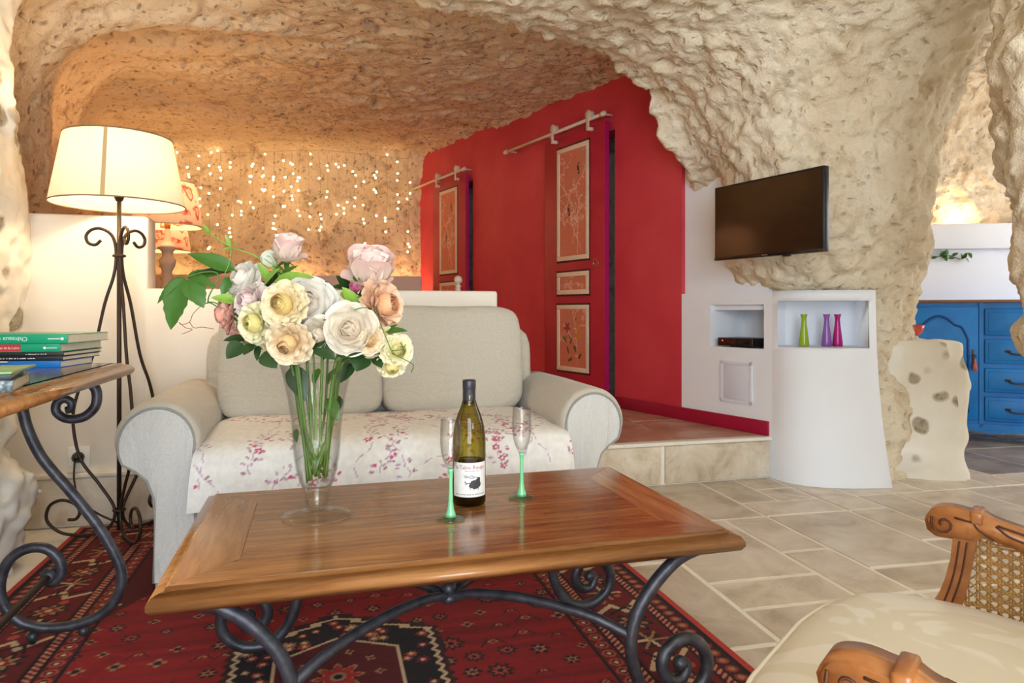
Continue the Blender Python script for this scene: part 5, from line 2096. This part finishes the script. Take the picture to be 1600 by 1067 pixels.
def wine_bottle():
    root = empty('wine_bottle', (-.106, 1.690, TZ))
    R = .0405
    prof = [(.0001, .012), (.02, .006), (.032, .0), (.0385, .002), (R, .008), (R, .150), (.0395, .172), (.0355, .198), (.028, .222), (.0205, .240), (.0160, .256), (.0145, .272), (.0140, .300), (.0001, .301)]
    MB().lathe(prof, 48).build('glass', M_BOTTLE, root)
    MB().lathe([(.0001, .012), (.037, .010), (.0375, .108), (.0001, .108)], 40).build('wine', M_WINE, root)
    cap = simple('charcoal_capsule', srgb(52, 52, 58), .38, .2)
    MB().lathe([(.0156, .243), (.0162, .246), (.0158, .282), (.0160, .284), (.0166, .286), (.0166, .302), (.0150, .3055), (.0001, .3055)], 32).build('capsule', cap, root)
    MB().lathe([(.0166, .2425), (.0170, .2445), (.0166, .2465)], 32).build('capsule_band', M_BRASS, root)
    # direction the label faces: to the camera
    th0 = math.atan2(-1.69, .106) + .06

    def wrap(me, r, z0, flip=False):
        for v_ in me.vertices:
            x, y = v_.co.x, v_.co.y
            t = th0 + x / r
            v_.co = (r * math.cos(t), r * math.sin(t), z0 + y)
        me.update()
        return me
    lw, lh = .098, .083
    cv = Canvas(lw, lh, .0007, srgb(238, 238, 234))
    GR, DK = srgb(96, 98, 98), srgb(60, 62, 64)
    # dark grey bush-like creature with branching horns, as drawn on the label
    for cx, cy, r, sx, sy in ((.012, -.012, .0085, 1.5, .95), (.019, -.006, .007, 1.0, 1.3), (.005, -.014, .006, 1.4, .9), (.022, .0, .005, .9, 1.3)):
        cv.disk(cx, cy, r, DK, sx, sy)
    rg = random.Random(5)
    for i in range(70):
        a = rg.uniform(0, 6.28)
        cv.disk(.013 + .013 * math.cos(a), -.011 + .009 * math.sin(a), rg.uniform(.0012, .0024), DK)
    for x in (.001, .010, .018, .022):
        cv.line([(x, -.018), (x - .0008, -.0235)], .0014, DK)
    for pts in ([(.020, .004), (.012, .007), (.004, .004), (-.004, .007), (-.014, .0055)], [(.010, .006), (.004, .010), (-.002, .009)], [(-.004, .007), (-.010, .010), (-.016, .0095)], [(.004, -.006), (-.006, -.008), (-.014, -.006)], [(-.006, -.008), (-.012, -.011)], [(-.010, -.007), (-.013, -.003)]):
        cv.line([tuple(p) for p in spline(pts, 5)], .0015, DK)
    lb = new_obj('label', wrap(cv.mesh('label', attr_material('paper_label', .6)), R + .0004, .0665), root)

    def wrapped_text(txt, size, x, z, mat, name):
        me = text_mesh(txt, size)
        for v_ in me.vertices:
            v_.co.x += x
        wrap(me, R + .0008, z)
        me.materials.clear(); me.materials.append(mat)
        new_obj(name, me, lb)
    wrapped_text('la Table Rouge', .0134, .0, .0965, simple('label_red_ink', srgb(176, 30, 50), .6), 'title_lettering')
    gi = simple('label_grey_ink', srgb(120, 112, 110), .6)
    # print too small to read: rows of fine strokes
    new_obj('small_print', wrap(fine_print(.040, .0026, 31, gi, .006), R + .0008, .0882), lb)
    new_obj('small_print', wrap(fine_print(.080, .0030, 32, simple('label_dark_ink', srgb(70, 66, 66), .6)), R + .0008, .0315), lb)
    # small gold-edged emblem on the capsule
    me = MB().box((-.0062, -.0095, 0), (.0062, .0095, .0006)).mesh('emblem', simple('emblem_gold', srgb(150, 130, 84), .4, .5))
    em = new_obj('capsule_emblem', wrap(me, .0161, .264), root)
    me = MB().box((-.0048, -.008, 0), (.0048, .008, .0006)).mesh('emblem_field', M_BLACK)
    new_obj('emblem_field', wrap(me, .0164, .264), em)
    me = MB().prism([(-.001, -.006), (.001, -.006), (.0015, 0), (.003, .004), (.001, .006), (-.0015, .003)], 0, .0003).mesh('emblem_mark', MATS['emblem_gold'])
    new_obj('emblem_mark', wrap(me, .0167, .264), em)
    tag(root, 'olive glass wine bottle with white label on the coffee table', 'bottle')


wine_bottle()

# ------------------------------------------------------------------ books and magazines on the side table
PAPER = simple('book_paper', srgb(226, 214, 190), .85, var=.06, scale=90)
SA = math.radians(16.14)
SC = Vector((-1.07, 1.95, 0))


def side_pt(lx, ly):
    return (SC.x + lx * math.cos(SA) - ly * math.sin(SA), SC.y + lx * math.sin(SA) + ly * math.cos(SA))


def book(name, x, y, z, rz, w, d, t, cover, label, cat='book', curved=False):
    """spine faces local -y; w along the spine, d deep"""
    root = empty(name, (x, y, z), rz)
    cm = cover if not isinstance(cover, tuple) else simple('cover_' + label[:24].replace(' ', '_'), cover, .35, var=.04)
    c = .0016 if t > .008 else .0006
    MB().rbox((-w / 2, 0, 0), (w / 2, d, c), .0004).build('back_cover', cm, root)
    MB().rbox((-w / 2, 0, t - c), (w / 2, d, t), .0004).build('front_cover', cm, root)
    MB().rbox((-w / 2, -.0012, 0), (w / 2, .0012, t), .0006).build('spine', cm, root)
    MB().box((-w / 2 + .002, .001, c), (w / 2 - .002, d - .002, t - c)).build('pages', PAPER, root)
    tag(root, label, cat, 'books and magazines on the side table')
    return root


def spine_text(root, txt, size, x, z, mat, flip=False, sx=1.0):
    me = text_mesh(txt, size)
    me.materials.clear(); me.materials.append(mat)
    o = new_obj('spine_lettering', me, root)
    R = Matrix.Rotation(math.pi / 2, 4, 'X')
    if flip:
        R = Matrix.Rotation(math.pi, 4, 'Y') @ R
    o.matrix_local = Matrix.Translation((x, -.0019, z)) @ R @ Matrix.Diagonal((sx, 1, 1, 1))
    return o


def spine_print(root, width, h, seed, x, z):
    o = new_obj('spine_print', fine_print(width, h, seed, WHITE_INK), root)
    o.matrix_local = Matrix.Translation((x, -.0019, z)) @ Matrix.Rotation(math.pi / 2, 4, 'X')


WHITE_INK = simple('white_ink', srgb(240, 244, 240), .5)
GREEN = simple('guide_green', srgb(0, 158, 112), .35, var=.03)
z = .7475
# right stack, bottom to top; its spines face the camera side
px, py = side_pt(-.300, -.150)
rz = SA + math.radians(-9)
b1 = book('softcover_book', px + .085, py + .01, z, rz, .16, .17, .017, srgb(20, 116, 200), 'blue booklet at the bottom of the stack on the side table'); 
b2 = book('magazine', px - .06, py - .012, z, rz + .10, .21, .25, .007, srgb(196, 204, 190), 'pale green folded magazine lying at the bottom beside the blue booklet', 'magazine')
b3 = book('magazine', px - .07, py - .008, z + .0075, rz + .05, .21, .25, .006, srgb(150, 176, 206), 'light blue magazine under the white leaflet on the side table', 'magazine')
b4 = book('leaflet', px - .055, py - .015, z + .0140, rz + .02, .20, .22, .003, srgb(226, 220, 218), 'white leaflet lying under the black softcover books', 'leaflet')
b5 = book('softcover_book', px + .02, py + .012, z + .0175, rz, .29, .20, .011, srgb(26, 26, 30), 'lower black softcover book in the stack on the side table')
spine_print(b5, .10, .0038, 41, .03, .0055)
b6 = book('softcover_book', px + .012, py + .010, z + .0290, rz + .01, .31, .21, .010, srgb(34, 32, 32), 'upper black softcover book under the green guides')
spine_print(b6, .05, .0034, 42, .09, .005)
b7 = book('guidebook', px - .02, py + .006, z + .0395, rz, .36, .225, .0215, GREEN, 'green guidebook with red spine label, second from top of the stack')
MB().box((.008, -.0018, .0015), (.086, -.0010, .020)).build('spine_label', simple('label_red', srgb(196, 56, 62), .45), b7)
spine_text(b7, 'Châteaux de la Loire', .0085, .047, .0105, WHITE_INK)
MB().box((.147, -.0018, .0095), (.172, -.0012, .0112)).build('publisher_line', WHITE_INK, b7)
MB().lathe([(.0001, 0), (.0035, 0)], 10, Matrix.Translation((.143, -.0019, .0105)) @ Matrix.Rotation(math.pi / 2, 4, 'X')).build('publisher_mark', WHITE_INK, b7)
b8 = book('guidebook', px - .005, py + .004, z + .0615, rz, .37, .225, .0235, GREEN, 'topmost green guidebook of the stack with upside-down white title')
spine_text(b8, 'Châteaux de la Loire', .0152, .026, .0118, WHITE_INK, True, 1.0)
MB().box((.138, -.0018, .0108), (.168, -.0012, .0130)).build('publisher_line', WHITE_INK, b8)
MB().box((.169, -.0018, .0085), (.175, -.0012, .0155)).build('publisher_mark', WHITE_INK, b8)
# small pile nearer the camera
qx, qy = -.951, 1.175
m = NT('mottled_photo_cover')
v = m.coord()
m.set(Base_Color=m.ramp(m.noise(v, 60, 4, .7), [(.35, srgb(30, 44, 50)), (.5, srgb(84, 104, 112)), (.68, srgb(190, 200, 204))]), Roughness=.35)
c1 = book('softcover_book', qx, qy, z, math.radians(28), .15, .20, .020, m.m, 'thick book with mottled blue-grey cover at the table edge')
c2 = book('softcover_book', qx - .012, qy + .012, z + .0205, math.radians(30), .15, .19, .010, srgb(44, 50, 58), 'thin dark book lying on the mottled book')
c3 = book('brochure', qx - .012, qy + .016, z + .0310, math.radians(24), .15, .19, .004, srgb(120, 172, 104), 'green brochure on top of the small book pile', 'brochure')

# ------------------------------------------------------------------ glass vase
VX, VY = -.4515, 1.579
def glass_vase():
    root = empty('footed_vase', (VX, VY, TZ))
    MB().lathe([(.0001, .004), (.05, .0035), (.0765, .0015), (.0785, .003), (.0775, .0055), (.05, .0085), (.026, .0115), (.018, .016)], 56).build('foot', M_GLASS_FOOT, root)
    out = [(.018, .016), (.0225, .020), (.0245, .030), (.0300, .055), (.0350, .072), (.0425, .095), (.0490, .125), (.0530, .160), (.0560, .21), (.062, .258), (.0715, .308), (.0838, .362)]
    MB().lathe([tuple(p) for p in spline(out, 4)], 56).build('bowl', M_GLASS, root)
    inn = [(r - .0022, z_) for r, z_ in out[4:]]
    MB().lathe([(.0001, .064)] + [tuple(p) for p in spline(inn, 4)], 56).build('inner_wall', M_GLASS, root)
    MB().lathe([(.0001, .018), (.017, .020), (.0205, .032), (.024, .045), (.020, .058), (.0001, .060)], 32).build('solid_stem', M_GLASS_FOOT, root)
    MB().tube([(.0828 * math.cos(a), .0828 * math.sin(a), .362) for a in np.linspace(0, 2 * math.pi, 57)[:-1]], .0014, 6, closed=True).build('rim', M_GLASS, root)
    wt = [(.0001, .0655)] + [(max(r - .004, .002), z_) for r, z_ in out[4:9]] + [(.0001, .2105)]
    MB().lathe(wt, 48).build('water', M_WATER, root)
    tag(root, 'tall clear footed glass vase of roses on the coffee table', 'vase')


glass_vase()

# ------------------------------------------------------------------ bouquet: every flower and leafy sprig is a thing of its own
PXM = VY / F                             # metres per picture pixel at the vase


def bq(px, py, dy=0.0):
    D = VY + dy
    return Vector(((px - 800) / F * D, D, H_CAM - (py - 487) / F * D))


def petal_material(name, base, tip, rough=.55):
    m = NT(name)
    t = m.t
    v = m.coord('Generated')
    sep = m.n('ShaderNodeSeparateXYZ')
    m.l(v, sep.inputs[0])
    c = m.ramp(sep.outputs[2], [(0.15, base), (0.85, tip)])
    n_ = m.noise(m.coord('Object'), 60, 3)
    c = m.mix(m.ramp(n_, [(.35, (.22, .22, .22)), (.6, (0, 0, 0))]), c, base)
    m.set(Base_Color=c, Roughness=rough, Sheen_Weight=.1)
    # petals let light through
    tr = m.n('ShaderNodeBsdfTranslucent')
    mx = m.n('ShaderNodeMixShader')
    mx.inputs[0].default_value = .2
    m.l(c, tr.inputs[0])
    out = t.nodes['Material Output']
    m.l(m.b.outputs[0], mx.inputs[1]); m.l(tr.outputs[0], mx.inputs[2]); m.l(mx.outputs[0], out.inputs[0])
    return m.m


def petal_mesh(mat, wide, cup, curl, wave, name='petal'):
    """unit petal rising along +z from the origin, cupped towards -y (the flower axis)"""
    mb = MB()

    def fn(u, v_):
        s = u * 2 - 1
        w = wide * (math.sin(math.pi * (.10 + .66 * v_)) ** .8) * .5
        x = s * w
        z_ = v_ * (1 - .10 * s * s * v_)
        y = -cup * (s * s) * w * 1.4 + cup * .35 * math.sin(math.pi * v_) + curl * v_ ** 3 + wave * v_ * math.sin(s * 5.0)
        return (x, y, z_)
    return mb.grid(fn, 6, 6).mesh(name, mat)


KINDS = {
    'pinkwhite': ((255, 244, 222), (252, 212, 206), (244, 178, 182)),
    'lilac': ((255, 244, 228), (255, 250, 240), (252, 226, 216)),
    'mauve': ((252, 226, 220), (255, 240, 232), (240, 204, 204)),
    'salmon': ((244, 172, 148), (250, 204, 184), (236, 150, 126)),
    'yellow': ((252, 226, 150), (254, 240, 204), (250, 204, 100)),
    'lemon': ((252, 240, 166), (255, 248, 212), (248, 224, 112)),
    'peach': ((252, 218, 160), (254, 234, 200), (248, 198, 124)),
    'cream': ((252, 236, 212), (255, 246, 228), (246, 220, 192)),
    'orange': ((252, 198, 150), (254, 216, 182), (250, 176, 120)),
    'magenta': ((206, 90, 134), (222, 130, 164), (190, 64, 112)),
    'greenish': ((214, 220, 188), (230, 232, 214), (200, 206, 156)),
}
PET = {}


def petals_of(kind):
    if kind not in PET:
        base, tip, inner = (srgb(*(v_ * .955 for v_ in c)) for c in KINDS[kind])
        om = petal_material('petal_outer_' + kind, base, tip)
        im = petal_material('petal_inner_' + kind, inner, base)
        PET[kind] = (petal_mesh(om, .98, .30, .22, .02), petal_mesh(om, .92, .42, .06, .03), petal_mesh(im, .80, .62, -.22, .03), petal_mesh(om, .74, .22, .10, .075))
    return PET[kind]


RINGS = {
    'open': [(2, 3, -10, .36), (2, 4, 2, .42), (2, 5, 14, .50), (2, 6, 28, .57), (1, 7, 44, .64), (1, 7, 60, .70), (0, 7, 78, .74)],
    'ruffled': [(2, 4, -10, .33), (2, 5, 4, .40), (2, 7, 17, .46), (2, 9, 31, .52), (3, 10, 45, .59), (3, 10, 60, .66), (3, 9, 77, .71)],
    'half': [(2, 3, -8, .74), (2, 4, -4, .80), (2, 4, 2, .86), (1, 5, 8, .92), (0, 5, 18, .95), (0, 4, 46, .72)],
    'bud': [(2, 3, -8, .9), (1, 4, -2, .95), (0, 3, 5, .95)],
}
rgb_ = random.Random(99)
SEPAL = leaf_mesh(.035, .010, .3, .2, 2, 4, M_LEAF, 'sepal')


def stem_into_vase(p, q=None):
    """curve from a flower base down through the mouth of the vase to its bottom"""
    a = rgb_.uniform(0, 6.28)
    mouth_dir = Vector((p.x - VX, p.y - VY, 0))
    md = mouth_dir.copy()
    if md.length > .06:
        md *= .055 / md.length
    mouth = Vector((VX + md.x, VY + md.y, TZ + .345))
    mid = Vector((VX + md.x * .62, VY + md.y * .62, TZ + .21))
    end = Vector((VX + md.x * .12 + .016 * math.cos(a), VY + md.y * .12 + .016 * math.sin(a), TZ + rgb_.uniform(.075, .12)))
    return [p, p.lerp(mouth, .5) + Vector((0, 0, .01)), mouth, mid, end]


def rose(px, py, size, kind, form, face, label, dy=0.0, stem=True, tone=0.0):
    """size: picture width in pixels; face: direction the bloom looks"""
    c = bq(px, py, dy)
    f = Vector(face).normalized()
    R = size * PXM * .5 * 1.22
    ringset = RINGS[form]
    if form in ('open', 'ruffled'):
        L = R * 1.42
        base = c - f * (L * .22)
    else:
        L = R * 1.75
        base = c - f * (L * .48)
    root = empty('rose', tuple(base))
    q = Vector((0, 0, 1)).rotation_difference(f).to_matrix().to_4x4()
    pm = petals_of(kind)
    ph = rgb_.uniform(0, 6.28)
    for k, (mi, n, tilt, sc) in enumerate(ringset):
        ph += 1.1
        for i in range(n):
            t = ph + 2 * math.pi * (i + rgb_.uniform(-.12, .12)) / n
            ti = math.radians(tilt + rgb_.uniform(-6, 6))
            s = L * sc * rgb_.uniform(.92, 1.06)
            ws = s * (1.15 if form in ('open', 'ruffled') else .95)
            M = q @ Matrix.Rotation(t, 4, 'Z') @ Matrix.Rotation(-ti, 4, 'X') @ Matrix.Translation((0, .05 * L, 0)) @ Matrix.Diagonal((ws, s, s, 1))
            o = new_obj('petal', pm[mi], root)
            o.matrix_local = M
    # calyx and sepals
    MB().lathe([(.0001, -.010), (.004, -.008), (.0065, -.002), (.007, .003), (.003, .006)], 10, q).build('calyx', M_STEM, root)
    for i in range(5 if form in ('half', 'bud') else 3):
        a = 2 * math.pi * i / 5
        o = new_obj('sepal', SEPAL, root)
        o.matrix_local = q @ Matrix.Rotation(a, 4, 'Z') @ Matrix.Rotation(math.radians(-20), 4, 'X')
    if stem:
        pts = [Vector(p) - base for p in spline(stem_into_vase(base - f * .01), 6)]
        MB().tube(pts, rgb_.uniform(.0028, .0042), 7).build('stem', M_STEM, root)
    tag(root, label, 'flower', 'roses in the glass vase')
    return root


rose(450, 386, 46, 'pinkwhite', 'half', (.25, -.35, .9), 'pink-edged white rosebud at the very top of the bouquet', .01)
rose(421, 405, 26, 'greenish', 'bud', (-.55, -.3, .75), 'small greenish white bud left of the topmost rosebud', .0)
rose(580, 417, 66, 'pinkwhite', 'half', (.15, -.45, .88), 'large half-open pink-tipped white rose at upper right of the bouquet', .02)
rose(379, 436, 56, 'lilac', 'open', (-.55, -.70, .45), 'pale lilac white rose at upper left of the bouquet', .02)
rose(389, 470, 54, 'mauve', 'open', (-.45, -.85, .15), 'mauve rose below the pale lilac rose', -.01)
rose(350, 492, 56, 'salmon', 'ruffled', (-.85, -.5, -.1), 'salmon pink rose at the far left of the bouquet', .02)
rose(379, 523, 34, 'salmon', 'ruffled', (-.5, -.6, -.5), 'small salmon pink rose tucked under the left blooms', .02)
rose(396, 505, 56, 'lemon', 'ruffled', (-.35, -.9, -.05), 'pale lemon rose at lower left of the bouquet', -.05)
rose(480, 474, 74, 'lilac', 'open', (.25, -.9, .15), 'large white lilac rose in the middle behind the yellow rose', -.03)
rose(441, 475, 64, 'yellow', 'ruffled', (-.12, -1, .12), 'yellow-centred rose facing the camera in the middle of the bouquet', -.09)
rose(428, 506, 22, 'lemon', 'open', (.0, -1, -.3), 'tiny lemon bloom between the two yellow roses', -.06)
rose(449, 537, 62, 'peach', 'ruffled', (-.05, -.92, -.30), 'peach yellow rose lowest in the middle above the vase mouth', -.09)
rose(424, 549, 30, 'peach', 'open', (-.5, -.7, -.5), 'small peach bloom behind the lowest middle rose', -.04)
rose(497, 523, 48, 'cream', 'open', (-.1, -.85, -.2), 'small cream rose left of the big cream rose', -.05)
rose(547, 513, 66, 'cream', 'open', (.1, -.95, .1), 'big cream rose on the right half of the bouquet', -.08)
rose(602, 476, 74, 'orange', 'ruffled', (.85, -.45, .15), 'apricot orange rose seen from the side at the right', .0)
rose(578, 533, 38, 'peach', 'ruffled', (.2, -.95, -.1), 'small peach rose right of the big cream rose', -.07)
rose(604, 524, 26, 'lemon', 'open', (.4, -.7, .3), 'tiny yellow rose above the two lowest yellow blooms', -.02)
rose(622, 548, 46, 'lemon', 'ruffled', (.45, -.85, .05), 'yellow rose at the lower right end of the bouquet', -.04)
rose(612, 574, 40, 'lemon', 'ruffled', (.2, -.8, -.55), 'lowest yellow rose hanging at the right', -.03)
rose(554, 450, 18, 'magenta', 'bud', (.2, -.5, .8), 'tiny magenta rosebud between the right-hand leaves', .0)
rose(506, 462, 16, 'magenta', 'bud', (-.2, -.6, .7), 'tiny magenta rosebud beside the big white lilac rose', .02)

# leafy sprigs
LV = {}


def leaf_for(L, W, mat, serr=0.0):
    key = (round(L, 3), round(W, 3), mat.name)
    if key not in LV:
        LV[key] = leaf_mesh(L, W, .16, .22, 4, 12 if serr else 7, mat, 'leaf', serr)
    return LV[key]


def sprig(label, leaves, stem_pts=None, mat=None, name='leaf_sprig', rad=.0018, into=True):
    """leaves: (base px, tip px, width px, depth, material)"""
    anchor = bq(*leaves[0][0], leaves[0][3])
    root = empty(name, tuple(anchor))
    for (b, t, w, dy, mt) in leaves:
        B, T_ = bq(*b, dy), bq(*t, dy - .025)
        L = (T_ - B).length
        place_leaf(leaf_for(L, w * PXM * 1.25, mt, .06 if name == 'creeper_sprig' else 0.0), B - anchor, T_ - anchor, root, rgb_.uniform(-.25, .25))
    if stem_pts:
        MB().tube([Vector(p) - anchor for p in spline([tuple(bq(*p)) for p in stem_pts], 6)], rad, 6).build('stem', M_STEM, root)
    elif into:
        MB().tube([Vector(p) - anchor for p in spline(stem_into_vase(anchor), 6)], rad, 6).build('stem', M_STEM, root)
    tag(root, label, 'foliage', 'leafy sprigs in the bouquet')
    return root


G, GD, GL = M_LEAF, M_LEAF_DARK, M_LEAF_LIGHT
sprig('creeper sprig with large pointed leaves drooping at the far left', [((288, 433), (259, 513), 38, .0, G), ((286, 433), (240, 470), 18, .01, G), ((294, 436), (317, 477), 30, .0, G), ((292, 432), (338, 424), 16, .02, G), ((296, 428), (334, 445), 14, .01, G)],
      [(292, 433, .0), (320, 425, .0), (341, 430, .0), (325, 468, .0), (340, 480, .02), (420, 540, .02), (470, 590, .0), (488, 700, .0)], name='creeper_sprig')
sprig('creeper leaves pointing left above the pale lilac rose', [((368, 422), (294, 391), 24, .01, G), ((362, 425), (300, 420), 14, .02, GD), ((360, 432), (345, 462), 16, .02, G), ((372, 470), (330, 462), 16, .01, GL)])
sprig('light green leaves beside the topmost rosebud', [((428, 440), (486, 427), 22, -.01, GL), ((412, 446), (432, 416), 18, .0, GL), ((436, 432), (462, 412), 10, .01, G), ((420, 436), (404, 410), 12, .01, GL), ((440, 446), (478, 440), 16, .03, GD)])
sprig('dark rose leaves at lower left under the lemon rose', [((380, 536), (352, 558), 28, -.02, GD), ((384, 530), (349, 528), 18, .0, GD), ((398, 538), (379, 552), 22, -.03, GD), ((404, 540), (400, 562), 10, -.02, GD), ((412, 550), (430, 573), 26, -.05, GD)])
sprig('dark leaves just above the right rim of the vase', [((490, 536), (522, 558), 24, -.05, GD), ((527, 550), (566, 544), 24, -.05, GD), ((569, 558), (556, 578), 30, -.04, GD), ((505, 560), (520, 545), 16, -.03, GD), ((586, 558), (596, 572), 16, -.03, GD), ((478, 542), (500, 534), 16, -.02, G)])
sprig('bright green leaves in the gap left of the orange rose', [((556, 480), (538, 448), 20, -.02, GL), ((532, 456), (560, 474), 14, -.01, GL), ((566, 478), (556, 462), 14, .0, GL), ((506, 470), (522, 490), 20, .01, G), ((520, 462), (510, 440), 14, .02, GD), ((540, 450), (520, 446), 10, .03, GD)])
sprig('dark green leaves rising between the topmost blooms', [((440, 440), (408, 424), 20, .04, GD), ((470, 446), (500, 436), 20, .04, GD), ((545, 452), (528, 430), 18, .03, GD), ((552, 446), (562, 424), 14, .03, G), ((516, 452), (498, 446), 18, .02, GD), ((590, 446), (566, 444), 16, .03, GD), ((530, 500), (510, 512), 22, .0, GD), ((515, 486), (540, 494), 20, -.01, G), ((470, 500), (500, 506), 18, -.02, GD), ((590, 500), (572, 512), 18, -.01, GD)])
sprig('slender green leaf reaching right past the orange rose', [((604, 518), (634, 513), 12, -.02, G), ((600, 520), (618, 505), 8, .0, G), ((594, 540), (606, 560), 10, .01, GD)])
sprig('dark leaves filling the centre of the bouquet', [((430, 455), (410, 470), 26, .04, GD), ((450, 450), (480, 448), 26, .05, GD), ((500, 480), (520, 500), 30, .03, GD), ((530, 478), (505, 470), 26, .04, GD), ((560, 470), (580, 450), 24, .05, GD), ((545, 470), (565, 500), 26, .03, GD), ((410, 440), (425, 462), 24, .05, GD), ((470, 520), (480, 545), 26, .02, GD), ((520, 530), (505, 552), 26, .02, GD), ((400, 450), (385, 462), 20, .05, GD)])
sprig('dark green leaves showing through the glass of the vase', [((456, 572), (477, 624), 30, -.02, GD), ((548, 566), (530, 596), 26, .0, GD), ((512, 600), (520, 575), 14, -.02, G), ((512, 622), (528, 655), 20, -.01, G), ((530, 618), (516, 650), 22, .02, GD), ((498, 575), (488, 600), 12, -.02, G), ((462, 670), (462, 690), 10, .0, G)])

# long tendril reaching up left, and curled brown tendrils
vn2 = empty('climbing_tendril', tuple(bq(470, 450, 0)))
anc = bq(470, 450, 0)
pts = spline([tuple(bq(310, 354, -.02)), tuple(bq(328, 364, -.02)), tuple(bq(360, 386, -.01)), tuple(bq(395, 398, 0)), tuple(bq(425, 418, 0)), tuple(bq(470, 450, .02)), tuple(bq(490, 560, .0)), tuple(bq(495, 720, 0))], 6)
MB().tube([Vector(p) - anc for p in pts], list(np.linspace(.0012, .0026, len(pts))), 6).build('stem', M_LEAF_LIGHT, vn2)
for b, t, w in (((326, 364), (318, 350), 5), ((326, 364), (334, 352), 5), ((330, 366), (318, 362), 4), ((360, 386), (352, 366), 6), ((362, 387), (346, 390), 5), ((364, 388), (372, 378), 5), ((312, 356), (306, 350), 3)):
    B, T_ = bq(*b, -.02), bq(*t, -.035)
    place_leaf(leaf_for((T_ - B).length, w * PXM * 1.3, GL), B - anc, T_ - anc, vn2)
MB().tube([Vector(p) - anc for p in spline([tuple(bq(361, 387, -.02)), tuple(bq(358, 410, -.02)), tuple(bq(349, 432, -.02))], 6)], .0008, 5).build('side_tendril', M_LEAF_LIGHT, vn2)
tag(vn2, 'thin light green climbing tendril reaching up left towards the lamps', 'foliage', 'leafy sprigs in the bouquet')
tb = empty('curled_tendril', tuple(bq(318, 474, 0)))
anc = bq(318, 474, 0)
tm = simple('dry_tendril', srgb(150, 110, 80), .7)
for pp in ([(318, 474), (302, 490), (296, 503), (284, 507), (280, 504), (290, 512), (300, 515), (284, 522)], [(296, 503), (303, 512), (316, 511), (334, 514)]):
    MB().tube([Vector(p) - anc for p in spline([tuple(bq(a, b, -.01 * (i % 2))) for i, (a, b) in enumerate(pp)], 6)], .0009, 5).build('tendril', tm, tb)
MB().tube([Vector(p) - anc for p in spline([tuple(bq(318, 474, 0)), tuple(bq(345, 478, .02)), tuple(bq(420, 545, .02)), tuple(bq(480, 600, 0)), tuple(bq(492, 730, 0))], 6)], .0014, 5).build('stem', M_STEM, tb)
tag(tb, 'curled dry brown tendril below the large creeper leaves', 'foliage', 'leafy sprigs in the bouquet')
t3 = empty('green_tendril', tuple(bq(585, 480, -.06)))
anc = bq(585, 480, -.06)
for pp in ([(585, 480), (594, 505), (604, 530), (612, 548), (622, 556), (630, 545), (626, 535)], [(612, 548), (628, 546), (634, 538)], [(612, 552), (640, 566), (646, 572), (642, 582)], [(585, 480), (560, 482), (540, 492), (520, 498), (505, 500)]):
    MB().tube([Vector(p) - anc for p in spline([tuple(bq(a, b, -.075)) for a, b in pp], 6)], .0011, 5).build('tendril', M_LEAF, t3)
tag(t3, 'thin green tendril curling over the lower right yellow rose', 'foliage', 'leafy sprigs in the bouquet')
